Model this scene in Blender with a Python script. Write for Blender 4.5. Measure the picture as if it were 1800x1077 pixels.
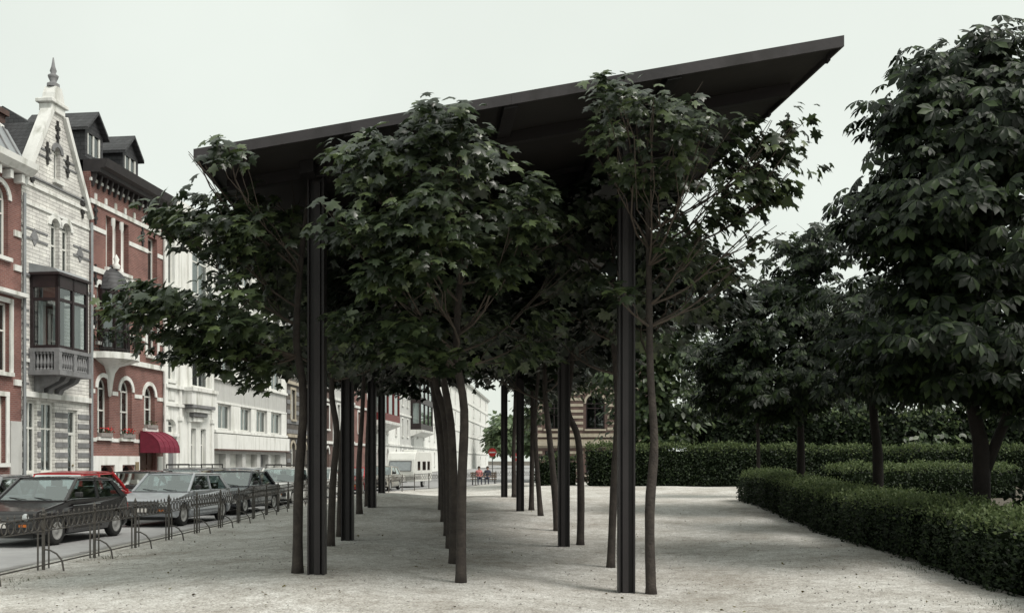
import bpy, bmesh, math, random
import numpy as np
from mathutils import Vector, Matrix
from mathutils.geometry import delaunay_2d_cdt

random.seed(7)
RNG = np.random.default_rng(11)
R = math.radians
for o in list(bpy.data.objects):
    bpy.data.objects.remove(o)
scene = bpy.context.scene
COL = scene.collection

# ------------------------------------------------------------------ camera, sky, sun, exposure
FPX, CX, HY, EYE = 1700.0, 900.0, 808.0, 1.70      # calibration of the photograph (1800 px wide)
cam = bpy.data.cameras.new('camera')
cam.sensor_width = 36.0
cam.lens = 36.0 * FPX / 1800.0
cam.shift_y = (HY - 538.5) / 1800.0
cam.clip_start = 0.1
cam.clip_end = 3000
camo = bpy.data.objects.new('camera', cam)
camo.location = (0, 0, EYE)
camo.rotation_euler = (R(90), 0, 0)
COL.objects.link(camo)
scene.camera = camo

SUN_EL, SUN_AZ = 54.0, 122.0      # azimuth clockwise from +y (view direction): to the right, a little behind the camera
world = bpy.data.worlds.new('World')
scene.world = world
world.use_nodes = True
wn = world.node_tree
wn.nodes.clear()
w_out = wn.nodes.new('ShaderNodeOutputWorld')
w_bg = wn.nodes.new('ShaderNodeBackground')
w_sky = wn.nodes.new('ShaderNodeTexSky')
w_sky.sky_type = 'NISHITA'
w_sky.sun_disc = False
w_sky.sun_elevation = R(SUN_EL)
w_sky.sun_rotation = R(SUN_AZ)
w_sky.dust_density = 4.0
w_mix = wn.nodes.new('ShaderNodeMix')
w_mix.data_type = 'RGBA'
w_mix.inputs[0].default_value = 0.93
w_mix.inputs[7].default_value = (3.74, 3.96, 3.60, 1)      # even bright overcast
wn.links.new(w_sky.outputs[0], w_mix.inputs[6])
w_tc = wn.nodes.new('ShaderNodeTexCoord')
w_nz = wn.nodes.new('ShaderNodeTexNoise')
w_nz.inputs['Scale'].default_value = 2.2
w_nz.inputs['Detail'].default_value = 5
w_mr = wn.nodes.new('ShaderNodeMapRange')
w_mr.inputs[1].default_value = 0.3
w_mr.inputs[2].default_value = 0.7
w_mr.inputs[3].default_value = 0.94
w_mr.inputs[4].default_value = 1.05
w_mul = wn.nodes.new('ShaderNodeMix')
w_mul.data_type = 'RGBA'
w_mul.blend_type = 'MULTIPLY'
w_mul.inputs[0].default_value = 1
wn.links.new(w_tc.outputs['Generated'], w_nz.inputs['Vector'])
wn.links.new(w_nz.outputs['Fac'], w_mr.inputs[0])
wn.links.new(w_mix.outputs[2], w_mul.inputs[6])
wn.links.new(w_mr.outputs[0], w_mul.inputs[7])
wn.links.new(w_mul.outputs[2], w_bg.inputs[0])
w_bg.inputs[1].default_value = 0.10
wn.links.new(w_bg.outputs[0], w_out.inputs[0])

sun = bpy.data.lights.new('sun', 'SUN')
sun.energy = 1.35
sun.angle = R(22)
sun.color = (1.0, 0.96, 0.90)
suno = bpy.data.objects.new('sun', sun)
sd = Vector((math.sin(R(SUN_AZ)) * math.cos(R(SUN_EL)), math.cos(R(SUN_AZ)) * math.cos(R(SUN_EL)), math.sin(R(SUN_EL))))
suno.rotation_euler = (-sd).to_track_quat('-Z', 'Y').to_euler()
suno.location = (20, -20, 40)
COL.objects.link(suno)

vs = scene.view_settings
vs.view_transform = 'Standard'
vs.look = 'None'
vs.exposure = 1.2
vs.gamma = 1.0
vs.use_curve_mapping = False
scene.cycles.max_bounces = 6
scene.cycles.diffuse_bounces = 2
scene.cycles.glossy_bounces = 3
scene.cycles.transmission_bounces = 4
scene.cycles.transparent_max_bounces = 8
scene.cycles.use_denoising = True


def P(px, py, d):
    return Vector(((px - CX) / FPX * d, d, EYE + (HY - py) / FPX * d))


# ------------------------------------------------------------------ materials
MATS = {}


def pm(name, col, col2=None, scale=4.0, rough=0.7, bump=0.0, bscale=40.0, metal=0.0, spec=0.4, coat=0.0, island=0.0, stain=0.0):
    """procedural principled material: noise mix of two colours, fine bump, optional per-island tint"""
    if name in MATS:
        return MATS[name]
    m = bpy.data.materials.new(name)
    m.use_nodes = True
    nt = m.node_tree
    b = nt.nodes['Principled BSDF']
    b.inputs['Roughness'].default_value = rough
    b.inputs['Metallic'].default_value = metal
    b.inputs['Specular IOR Level'].default_value = spec
    b.inputs['Coat Weight'].default_value = coat
    b.inputs['Coat Roughness'].default_value = 0.08
    tc = nt.nodes.new('ShaderNodeTexCoord')
    n = nt.nodes.new('ShaderNodeTexNoise')
    n.inputs['Scale'].default_value = scale
    n.inputs['Detail'].default_value = 6
    n.inputs['Roughness'].default_value = 0.65
    nt.links.new(tc.outputs['Object'], n.inputs['Vector'])
    mx = nt.nodes.new('ShaderNodeMix')
    mx.data_type = 'RGBA'
    c2 = col2 if col2 else tuple(c * 0.75 for c in col)
    mx.inputs[6].default_value = (*col, 1)
    mx.inputs[7].default_value = (*c2, 1)
    rp = nt.nodes.new('ShaderNodeValToRGB')
    rp.color_ramp.elements[0].position = 0.32
    rp.color_ramp.elements[1].position = 0.68
    nt.links.new(n.outputs['Fac'], rp.inputs[0])
    nt.links.new(rp.outputs[0], mx.inputs[0])
    out = mx.outputs[2]
    if stain:
        n2 = nt.nodes.new('ShaderNodeTexNoise')
        n2.inputs['Scale'].default_value = 1.0
        n2.inputs['Detail'].default_value = 8
        mp = nt.nodes.new('ShaderNodeMapping')
        mp.inputs['Scale'].default_value = (3.0, 3.0, 0.45)
        nt.links.new(tc.outputs['Object'], mp.inputs[0])
        nt.links.new(mp.outputs[0], n2.inputs['Vector'])
        r2 = nt.nodes.new('ShaderNodeValToRGB')
        r2.color_ramp.elements[0].position = 0.50
        r2.color_ramp.elements[0].color = (1, 1, 1, 1)
        r2.color_ramp.elements[1].position = 0.72
        r2.color_ramp.elements[1].color = (1 - stain, 1 - stain, 1 - stain * 1.1, 1)
        nt.links.new(n2.outputs['Fac'], r2.inputs[0])
        mm = nt.nodes.new('ShaderNodeMix')
        mm.data_type = 'RGBA'
        mm.blend_type = 'MULTIPLY'
        mm.inputs[0].default_value = 1
        nt.links.new(out, mm.inputs[6])
        nt.links.new(r2.outputs[0], mm.inputs[7])
        out = mm.outputs[2]
    if island:
        g = nt.nodes.new('ShaderNodeNewGeometry')
        hs = nt.nodes.new('ShaderNodeHueSaturation')
        mr = nt.nodes.new('ShaderNodeMapRange')
        mr.inputs[3].default_value = 1 - island
        mr.inputs[4].default_value = 1 + island
        nt.links.new(g.outputs['Random Per Island'], mr.inputs[0])
        nt.links.new(mr.outputs[0], hs.inputs['Value'])
        nt.links.new(out, hs.inputs['Color'])
        out = hs.outputs[0]
    nt.links.new(out, b.inputs['Base Color'])
    if bump:
        n3 = nt.nodes.new('ShaderNodeTexNoise')
        n3.inputs['Scale'].default_value = bscale
        n3.inputs['Detail'].default_value = 4
        nt.links.new(tc.outputs['Object'], n3.inputs['Vector'])
        bp = nt.nodes.new('ShaderNodeBump')
        bp.inputs['Strength'].default_value = bump
        bp.inputs['Distance'].default_value = 0.02
        nt.links.new(n3.outputs['Fac'], bp.inputs['Height'])
        nt.links.new(bp.outputs[0], b.inputs['Normal'])
    MATS[name] = m
    return m


def brickmat(name, c1, c2, mortar, bw=0.22, bh=0.068, ms=0.012, rough=0.85, offset=0.5):
    m = bpy.data.materials.new(name)
    m.use_nodes = True
    nt = m.node_tree
    b = nt.nodes['Principled BSDF']
    b.inputs['Roughness'].default_value = rough
    tc = nt.nodes.new('ShaderNodeTexCoord')
    sp = nt.nodes.new('ShaderNodeSeparateXYZ')
    ad = nt.nodes.new('ShaderNodeMath')
    cb = nt.nodes.new('ShaderNodeCombineXYZ')
    nt.links.new(tc.outputs['Object'], sp.inputs[0])
    nt.links.new(sp.outputs[0], ad.inputs[0])
    nt.links.new(sp.outputs[1], ad.inputs[1])
    nt.links.new(ad.outputs[0], cb.inputs[0])
    nt.links.new(sp.outputs[2], cb.inputs[1])
    br = nt.nodes.new('ShaderNodeTexBrick')
    br.inputs['Color1'].default_value = (*c1, 1)
    br.inputs['Color2'].default_value = (*c2, 1)
    br.inputs['Mortar'].default_value = (*mortar, 1)
    br.inputs['Scale'].default_value = 1.0
    br.inputs['Brick Width'].default_value = bw
    br.inputs['Row Height'].default_value = bh
    br.inputs['Mortar Size'].default_value = ms
    br.offset = offset
    nt.links.new(cb.outputs[0], br.inputs['Vector'])
    n = nt.nodes.new('ShaderNodeTexNoise')
    n.inputs['Scale'].default_value = 1.3
    n.inputs['Detail'].default_value = 8
    nt.links.new(tc.outputs['Object'], n.inputs['Vector'])
    rp = nt.nodes.new('ShaderNodeValToRGB')
    rp.color_ramp.elements[0].position = 0.3
    rp.color_ramp.elements[0].color = (0.62, 0.6, 0.6, 1)
    rp.color_ramp.elements[1].position = 0.7
    rp.color_ramp.elements[1].color = (1.1, 1.08, 1.05, 1)
    nt.links.new(n.outputs['Fac'], rp.inputs[0])
    mm = nt.nodes.new('ShaderNodeMix')
    mm.data_type = 'RGBA'
    mm.blend_type = 'MULTIPLY'
    mm.inputs[0].default_value = 1
    nt.links.new(br.outputs['Color'], mm.inputs[6])
    nt.links.new(rp.outputs[0], mm.inputs[7])
    nt.links.new(mm.outputs[2], b.inputs['Base Color'])
    bp = nt.nodes.new('ShaderNodeBump')
    bp.inputs['Strength'].default_value = 0.5
    bp.inputs['Distance'].default_value = 0.01
    iv = nt.nodes.new('ShaderNodeMath')
    iv.operation = 'SUBTRACT'
    iv.inputs[0].default_value = 1
    nt.links.new(br.outputs['Fac'], iv.inputs[1])
    nt.links.new(iv.outputs[0], bp.inputs['Height'])
    nt.links.new(bp.outputs[0], b.inputs['Normal'])
    MATS[name] = m
    return m


def glassmat(name, tint, trans, refl=0.09):
    """window glass: clear body with a fresnel mirror"""
    m = bpy.data.materials.new(name)
    m.use_nodes = True
    nt = m.node_tree
    nt.nodes.clear()
    out = nt.nodes.new('ShaderNodeOutputMaterial')
    tr = nt.nodes.new('ShaderNodeBsdfTransparent')
    tr.inputs[0].default_value = (*[t * trans for t in tint], 1)
    gl = nt.nodes.new('ShaderNodeBsdfGlossy')
    gl.inputs['Roughness'].default_value = 0.03
    gl.inputs['Color'].default_value = (0.9, 0.95, 0.95, 1)
    fr = nt.nodes.new('ShaderNodeFresnel')
    fr.inputs[0].default_value = 1.55
    mu = nt.nodes.new('ShaderNodeMath')
    mu.operation = 'MULTIPLY_ADD'
    mu.inputs[1].default_value = 1.15
    mu.inputs[2].default_value = refl
    nt.links.new(fr.outputs[0], mu.inputs[0])
    mx = nt.nodes.new('ShaderNodeMixShader')
    nt.links.new(mu.outputs[0], mx.inputs[0])
    nt.links.new(tr.outputs[0], mx.inputs[1])
    nt.links.new(gl.outputs[0], mx.inputs[2])
    nt.links.new(mx.outputs[0], out.inputs[0])
    MATS[name] = m
    return m


def leafmat(name, c1, c2, c3, trans=0.22, rough=0.42, spec=0.45):
    """leaf: three greens picked per leaf, glossy top, light shining through"""
    m = bpy.data.materials.new(name)
    m.use_nodes = True
    nt = m.node_tree
    b = nt.nodes['Principled BSDF']
    out = nt.nodes['Material Output']
    b.inputs['Roughness'].default_value = rough
    b.inputs['Specular IOR Level'].default_value = spec
    g = nt.nodes.new('ShaderNodeNewGeometry')
    oi = nt.nodes.new('ShaderNodeObjectInfo')
    ad = nt.nodes.new('ShaderNodeMath')
    fr = nt.nodes.new('ShaderNodeMath')
    fr.operation = 'FRACT'
    nt.links.new(g.outputs['Random Per Island'], ad.inputs[0])
    nt.links.new(oi.outputs['Random'], ad.inputs[1])
    nt.links.new(ad.outputs[0], fr.inputs[0])
    rp = nt.nodes.new('ShaderNodeValToRGB')
    e = rp.color_ramp.elements
    e[0].color = (*c1, 1)
    e[0].position = 0.1
    e[1].color = (*c3, 1)
    e[1].position = 0.98
    k = e.new(0.6)
    k.color = (*c2, 1)
    nt.links.new(fr.outputs[0], rp.inputs[0])
    nt.links.new(rp.outputs[0], b.inputs['Base Color'])
    tl = nt.nodes.new('ShaderNodeBsdfTranslucent')
    hs = nt.nodes.new('ShaderNodeHueSaturation')
    hs.inputs['Value'].default_value = 1.4
    nt.links.new(rp.outputs[0], hs.inputs['Color'])
    nt.links.new(hs.outputs[0], tl.inputs[0])
    mx = nt.nodes.new('ShaderNodeMixShader')
    mx.inputs[0].default_value = trans
    nt.links.new(b.outputs[0], mx.inputs[1])
    nt.links.new(tl.outputs[0], mx.inputs[2])
    nt.links.new(mx.outputs[0], out.inputs[0])
    MATS[name] = m
    return m


def gravelmat():
    m = bpy.data.materials.new('gravel')
    m.use_nodes = True
    nt = m.node_tree
    b = nt.nodes['Principled BSDF']
    b.inputs['Roughness'].default_value = 0.95
    b.inputs['Specular IOR Level'].default_value = 0.15
    tc = nt.nodes.new('ShaderNodeTexCoord')

    def noise(s, det=6, rough=0.6):
        n = nt.nodes.new('ShaderNodeTexNoise')
        n.inputs['Scale'].default_value = s
        n.inputs['Detail'].default_value = det
        n.inputs['Roughness'].default_value = rough
        nt.links.new(tc.outputs['Object'], n.inputs['Vector'])
        return n

    def ramp(src, p0, c0, p1, c1):
        r = nt.nodes.new('ShaderNodeValToRGB')
        r.color_ramp.elements[0].position = p0
        r.color_ramp.elements[0].color = (*c0, 1)
        r.color_ramp.elements[1].position = p1
        r.color_ramp.elements[1].color = (*c1, 1)
        nt.links.new(src, r.inputs[0])
        return r

    def mul(a, c):
        x = nt.nodes.new('ShaderNodeMix')
        x.data_type = 'RGBA'
        x.blend_type = 'MULTIPLY'
        x.inputs[0].default_value = 1
        nt.links.new(a, x.inputs[6])
        nt.links.new(c, x.inputs[7])
        return x.outputs[2]

    base = ramp(noise(0.55, 9, 0.7).outputs['Fac'], 0.36, (0.43, 0.41, 0.375), 0.58, (0.645, 0.64, 0.615))
    mid = ramp(noise(5.0, 8, 0.75).outputs['Fac'], 0.36, (0.74, 0.725, 0.70), 0.58, (1.06, 1.06, 1.06))
    vo = nt.nodes.new('ShaderNodeTexVoronoi')
    vo.inputs['Scale'].default_value = 55
    nt.links.new(tc.outputs['Object'], vo.inputs['Vector'])
    peb = ramp(vo.outputs['Color'], 0.15, (0.66, 0.64, 0.62), 0.8, (1.12, 1.12, 1.12))
    spk = ramp(noise(26, 3, 0.6).outputs['Fac'], 0.30, (0.42, 0.38, 0.33), 0.40, (1, 1, 1))
    c = mul(mul(mul(base.outputs[0], mid.outputs[0]), peb.outputs[0]), spk.outputs[0])
    nt.links.new(c, b.inputs['Base Color'])
    bp = nt.nodes.new('ShaderNodeBump')
    bp.inputs['Strength'].default_value = 0.7
    bp.inputs['Distance'].default_value = 0.03
    nb = noise(18, 8, 0.8)
    nt.links.new(nb.outputs['Fac'], bp.inputs['Height'])
    nt.links.new(bp.outputs[0], b.inputs['Normal'])
    MATS['gravel'] = m


gravelmat()
pm('asphalt', (0.33, 0.33, 0.33), (0.26, 0.26, 0.26), 1.2, 0.9, 0.5, 120)
pm('pavement', (0.30, 0.29, 0.28), (0.23, 0.225, 0.22), 2.0, 0.9, 0.4, 60)
pm('kerb_stone', (0.30, 0.29, 0.28), (0.20, 0.195, 0.19), 3.0, 0.85, 0.4, 50)
pm('earth', (0.10, 0.085, 0.065), (0.06, 0.05, 0.04), 3.0, 0.95, 0.6, 20)
pm('steel', (0.023, 0.020, 0.021), (0.016, 0.014, 0.015), 2.0, 0.48, 0.15, 30, 0.0, 0.35)
pm('steel_light', (0.026, 0.022, 0.023), (0.019, 0.016, 0.017), 2.0, 0.5, 0.12, 30, 0.0, 0.35)
pm('fascia_steel', (0.055, 0.049, 0.052), (0.036, 0.033, 0.035), 1.5, 0.55, 0.12, 20, 0.0, 0.3, stain=0.4)
pm('roof_sheet', (0.040, 0.036, 0.034), (0.024, 0.022, 0.021), 0.9, 0.6, 0.1, 10, 0.0, 0.3)
pm('fence_iron', (0.070, 0.069, 0.066), (0.105, 0.090, 0.076), 6.0, 0.6, 0.3, 60, 0.0, 0.4)
pm('maple_bark', (0.062, 0.051, 0.044), (0.028, 0.023, 0.021), 7.0, 0.9, 0.8, 35)
pm('twig_bark', (0.085, 0.066, 0.052), (0.05, 0.04, 0.033), 9.0, 0.85, 0.4, 60)
pm('dark_bark', (0.018, 0.014, 0.012), (0.010, 0.008, 0.007), 6.0, 0.95, 0.8, 30)
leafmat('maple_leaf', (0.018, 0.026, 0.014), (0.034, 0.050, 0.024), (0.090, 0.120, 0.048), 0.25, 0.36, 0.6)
leafmat('maple_leaf_shaded', (0.008, 0.012, 0.007), (0.012, 0.019, 0.010), (0.024, 0.036, 0.016), 0.12)  # darker copy for the rear maples: shade under the roof put into the colour
leafmat('chestnut_leaf', (0.007, 0.012, 0.006), (0.013, 0.022, 0.010), (0.040, 0.062, 0.022), 0.15, 0.5, 0.25)
leafmat('linden_leaf', (0.025, 0.040, 0.018), (0.045, 0.070, 0.028), (0.085, 0.115, 0.045), 0.25)
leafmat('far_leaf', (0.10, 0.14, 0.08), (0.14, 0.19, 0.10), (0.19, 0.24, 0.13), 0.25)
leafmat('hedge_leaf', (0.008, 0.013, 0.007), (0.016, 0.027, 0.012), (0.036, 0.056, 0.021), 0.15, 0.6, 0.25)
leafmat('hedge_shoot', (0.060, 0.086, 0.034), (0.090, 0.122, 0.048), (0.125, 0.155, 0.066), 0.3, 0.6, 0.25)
leafmat('fallen_leaf', (0.05, 0.035, 0.02), (0.11, 0.09, 0.03), (0.16, 0.15, 0.05), 0.1, 0.8, 0.1)
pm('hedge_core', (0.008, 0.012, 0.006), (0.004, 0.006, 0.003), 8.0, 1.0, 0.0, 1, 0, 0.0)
pm('white_stone', (0.78, 0.78, 0.75), (0.66, 0.66, 0.635), 2.5, 0.85, 0.3, 25, stain=0.5)
pm('white_paint', (0.80, 0.80, 0.77), (0.72, 0.72, 0.69), 2.0, 0.75, 0.1, 25, stain=0.3)
pm('grey_render', (0.52, 0.52, 0.50), (0.46, 0.46, 0.445), 2.0, 0.9, 0.25, 50, stain=0.2)
pm('blue_stone', (0.24, 0.24, 0.245), (0.15, 0.15, 0.155), 3.0, 0.8, 0.3, 25, stain=0.3)
pm('dark_stone', (0.13, 0.115, 0.10), (0.07, 0.063, 0.058), 2.0, 0.9, 0.4, 20, stain=0.3)
pm('cream_stone', (0.46, 0.41, 0.33), (0.36, 0.32, 0.25), 2.0, 0.85, 0.3, 25, stain=0.3)
pm('window_white', (0.72, 0.72, 0.68), (0.62, 0.62, 0.58), 5.0, 0.5)
pm('oriel_wood', (0.028, 0.017, 0.018), (0.017, 0.011, 0.012), 6.0, 0.45)
pm('red_wood', (0.16, 0.022, 0.020), (0.10, 0.015, 0.015), 6.0, 0.5)
pm('brown_door', (0.09, 0.035, 0.02), (0.06, 0.022, 0.013), 6.0, 0.5)
pm('cornice_wood', (0.040, 0.034, 0.035), (0.024, 0.021, 0.022), 5.0, 0.6)
pm('zinc', (0.34, 0.36, 0.37), (0.25, 0.265, 0.275), 2.0, 0.5, 0.1, 20, 0.3)
pm('curtain', (0.66, 0.68, 0.66), (0.55, 0.57, 0.56), 8.0, 0.9)
pm('curtain_grey', (0.36, 0.39, 0.40), (0.28, 0.31, 0.32), 8.0, 0.9)
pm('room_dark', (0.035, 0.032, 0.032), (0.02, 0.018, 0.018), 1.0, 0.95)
pm('awning_cloth', (0.19, 0.020, 0.042), (0.13, 0.014, 0.030), 5.0, 0.8, 0.1, 60)
pm('iron', (0.018, 0.017, 0.017), (0.03, 0.028, 0.026), 8.0, 0.6)
pm('brass_sign', (0.25, 0.20, 0.12), (0.18, 0.14, 0.08), 8.0, 0.5)
pm('rubber', (0.014, 0.014, 0.014), (0.025, 0.025, 0.024), 20.0, 0.85)
pm('rim_metal', (0.45, 0.45, 0.44), (0.34, 0.34, 0.33), 9.0, 0.4, 0, 1, 0.5)
pm('black_plastic', (0.020, 0.020, 0.021), (0.030, 0.030, 0.030), 9.0, 0.6)
pm('chrome', (0.6, 0.6, 0.6), (0.5, 0.5, 0.5), 9.0, 0.2, 0, 1, 0.9)
pm('lamp_lens', (0.55, 0.57, 0.56), (0.42, 0.44, 0.44), 12.0, 0.12, 0, 1, 0.2, 0.8)
pm('red_lens', (0.32, 0.015, 0.012), (0.22, 0.01, 0.01), 12.0, 0.15)
pm('orange_lens', (0.55, 0.16, 0.02), (0.45, 0.12, 0.02), 12.0, 0.2)
pm('seat_cloth', (0.06, 0.058, 0.06), (0.04, 0.04, 0.042), 12.0, 0.9)
pm('plate_white', (0.62, 0.60, 0.56), (0.55, 0.53, 0.50), 9.0, 0.5)
pm('plate_red', (0.42, 0.03, 0.03), (0.40, 0.03, 0.03), 9.0, 0.5)
pm('sign_red', (0.55, 0.025, 0.020), (0.48, 0.02, 0.018), 3.0, 0.5)
pm('sign_white', (0.75, 0.75, 0.73), (0.68, 0.68, 0.66), 3.0, 0.5)
pm('sign_post', (0.30, 0.30, 0.30), (0.22, 0.22, 0.22), 6.0, 0.5, 0, 1, 0.5)
pm('caravan_white', (0.74, 0.74, 0.70), (0.68, 0.68, 0.64), 2.0, 0.45, stain=0.12)
pm('skin', (0.45, 0.28, 0.21), (0.40, 0.24, 0.18), 9.0, 0.6)
pm('hair', (0.05, 0.035, 0.025), (0.03, 0.02, 0.015), 20.0, 0.7)
pm('cloth_pink', (0.55, 0.20, 0.20), (0.46, 0.16, 0.16), 9.0, 0.9)
pm('cloth_navy', (0.05, 0.055, 0.08), (0.035, 0.04, 0.06), 9.0, 0.9)
pm('flower_red', (0.55, 0.03, 0.03), (0.40, 0.02, 0.02), 30.0, 0.7)
pm('flower_pot', (0.30, 0.28, 0.26), (0.22, 0.2, 0.19), 9.0, 0.8)
pm('wood_slats', (0.16, 0.10, 0.06), (0.10, 0.065, 0.04), 9.0, 0.7)
brickmat('red_brick', (0.25, 0.105, 0.088), (0.185, 0.074, 0.064), (0.26, 0.18, 0.16))
brickmat('white_brick', (0.80, 0.80, 0.77), (0.66, 0.66, 0.635), (0.36, 0.355, 0.34), 0.40, 0.13, 0.010)
brickmat('slate', (0.062, 0.064, 0.070), (0.040, 0.041, 0.046), (0.018, 0.018, 0.020), 0.22, 0.16, 0.014, 0.6)
brickmat('dark_brick', (0.15, 0.085, 0.07), (0.11, 0.06, 0.05), (0.12, 0.10, 0.09))
glassmat('glass', (0.80, 0.86, 0.86), 0.85)
glassmat('car_glass', (0.62, 0.70, 0.70), 0.85, 0.20)


def paint(name, col, rough=0.3):
    return pm('paint_' + name, col, tuple(c * 0.88 for c in col), 1.5, rough, 0, 1, 0.0, 0.5, 0.6)


# ------------------------------------------------------------------ mesh helpers
class MB:
    def __init__(self):
        self.v = []
        self.f = []

    def quad(self, a, b, c, d):
        n = len(self.v)
        self.v += [tuple(a), tuple(b), tuple(c), tuple(d)]
        self.f.append((n, n + 1, n + 2, n + 3))
        return self

    def box(self, x0, x1, y0, y1, z0, z1):
        n = len(self.v)
        self.v += [(x0, y0, z0), (x1, y0, z0), (x1, y1, z0), (x0, y1, z0), (x0, y0, z1), (x1, y0, z1), (x1, y1, z1), (x0, y1, z1)]
        self.f += [(n + i for i in q) for q in ((3, 2, 1, 0), (4, 5, 6, 7), (0, 1, 5, 4), (1, 2, 6, 5), (2, 3, 7, 6), (3, 0, 4, 7))]
        self.f = [tuple(q) for q in self.f]
        return self

    def prism(self, poly, axis, a0, a1):
        """polygon of 2D points extruded along axis ('x': points are (y,z); 'y': (x,z); 'z': (x,y))"""
        def pt(p, a):
            return {'x': (a, p[0], p[1]), 'y': (p[0], a, p[1]), 'z': (p[0], p[1], a)}[axis]
        n = len(self.v)
        k = len(poly)
        self.v += [pt(p, a0) for p in poly] + [pt(p, a1) for p in poly]
        self.f.append(tuple(range(n + k - 1, n - 1, -1)))
        self.f.append(tuple(range(n + k, n + 2 * k)))
        for i in range(k):
            j = (i + 1) % k
            self.f.append((n + i, n + j, n + k + j, n + k + i))
        return self

    def tube(self, pts, rad, seg=8, cap=True):
        pts = [Vector(p) for p in pts]
        if not isinstance(rad, (list, tuple)):
            rad = [rad] * len(pts)
        n0 = len(self.v)
        up = Vector((0.31, 0.17, 0.93)).normalized()
        for i, p in enumerate(pts):
            t = (pts[min(i + 1, len(pts) - 1)] - pts[max(i - 1, 0)]).normalized()
            ref = up if abs(t.dot(up)) < 0.95 else Vector((1, 0.1, 0))
            a = t.cross(ref).normalized()
            b = t.cross(a).normalized()
            for s in range(seg):
                an = 2 * math.pi * s / seg
                self.v.append(tuple(p + (a * math.cos(an) + b * math.sin(an)) * rad[i]))
        for i in range(len(pts) - 1):
            for s in range(seg):
                q = (s + 1) % seg
                self.f.append((n0 + i * seg + s, n0 + i * seg + q, n0 + (i + 1) * seg + q, n0 + (i + 1) * seg + s))
        if cap:
            self.f.append(tuple(n0 + s for s in range(seg))[::-1])
            e = n0 + (len(pts) - 1) * seg
            self.f.append(tuple(e + s for s in range(seg)))
        return self

    def bar(self, a, b, w, h=None):
        """square bar from a to b"""
        h = h or w
        a, b = Vector(a), Vector(b)
        t = (b - a).normalized()
        ref = Vector((0, 0, 1)) if abs(t.z) < 0.9 else Vector((0, 1, 0))
        s = t.cross(ref).normalized() * (w / 2)
        u = t.cross(s).normalized() * (h / 2)
        n = len(self.v)
        for p in (a, b):
            self.v += [tuple(p + s + u), tuple(p - s + u), tuple(p - s - u), tuple(p + s - u)]
        self.f += [(n + 3, n + 2, n + 1, n), (n + 4, n + 5, n + 6, n + 7)] + [(n + i, n + (i + 1) % 4, n + 4 + (i + 1) % 4, n + 4 + i) for i in range(4)]
        return self

    def lathe(self, prof, seg=12, c=(0, 0, 0), axis='z', a0=0.0, a1=2 * math.pi):
        """profile of (r, h) turned about an axis through c"""
        n0 = len(self.v)
        full = abs(a1 - a0 - 2 * math.pi) < 1e-6
        ns = seg if full else seg + 1
        for r, h in prof:
            for s in range(ns):
                an = a0 + (a1 - a0) * s / seg
                x, y = r * math.cos(an), r * math.sin(an)
                p = {'z': (x, y, h), 'y': (x, h, y), 'x': (h, x, y)}[axis]
                self.v.append((p[0] + c[0], p[1] + c[1], p[2] + c[2]))
        for i in range(len(prof) - 1):
            for s in range(seg):
                q = (s + 1) % ns
                self.f.append((n0 + i * ns + s, n0 + i * ns + q, n0 + (i + 1) * ns + q, n0 + (i + 1) * ns + s))
        return self

    def mesh(self, name):
        me = bpy.data.meshes.new(name)
        me.from_pydata(self.v, [], self.f)
        me.update()
        return me

    def build(self, name, mat, parent=None, smooth=False, bevel=0.0, bseg=1):
        me = self.mesh(name)
        if bevel:
            bm = bmesh.new()
            bm.from_mesh(me)
            bmesh.ops.remove_doubles(bm, verts=bm.verts, dist=1e-5)
            bmesh.ops.recalc_face_normals(bm, faces=bm.faces)
            ed = [e for e in bm.edges if len(e.link_faces) == 2 and e.calc_face_angle(0) > 0.6]
            bmesh.ops.bevel(bm, geom=ed, offset=bevel, segments=bseg, affect='EDGES', profile=0.5, clamp_overlap=True)
            bm.to_mesh(me)
            bm.free()
        if smooth:
            me.polygons.foreach_set('use_smooth', [True] * len(me.polygons))
        return obj(name, me, mat, parent)


def obj(name, me, mat, parent=None):
    o = bpy.data.objects.new(name, me)
    if mat:
        if not me.materials:
            me.materials.append(MATS[mat] if isinstance(mat, str) else mat)
    COL.objects.link(o)
    if parent:
        o.parent = parent
    return o


def tag(o, label=None, cat=None, group=None, kind=None):
    if label:
        o['label'] = label
    if cat:
        o['category'] = cat
    if group:
        o['group'] = group
    if kind:
        o['kind'] = kind
    return o


def thing(name, label, cat, loc=(0, 0, 0), rz=0.0, group=None):
    o = bpy.data.objects.new(name, None)
    COL.objects.link(o)
    o.location = loc
    o.rotation_euler = (0, 0, rz)
    o.empty_display_size = 0.3
    return tag(o, label, cat, group)


def share(name, me, parent, loc=(0, 0, 0), rot=(0, 0, 0), scale=(1, 1, 1)):
    o = bpy.data.objects.new(name, me)
    COL.objects.link(o)
    o.parent = parent
    o.location = loc
    o.rotation_euler = rot
    o.scale = scale
    return o


# ------------------------------------------------------------------ ground, street
FENCE = [(-7.05, 6.0), (-7.05, 14.6), (-7.1, 24.0), (-7.7, 36.0), (-6.9, 46.0), (-5.0, 53.0), (-2.0, 59.0), (2.5, 63.0)]
fx = [p[0] for p in FENCE]
fy = [p[1] for p in FENCE]


def fence_x(y):
    return float(np.interp(y, fy, fx))


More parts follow.
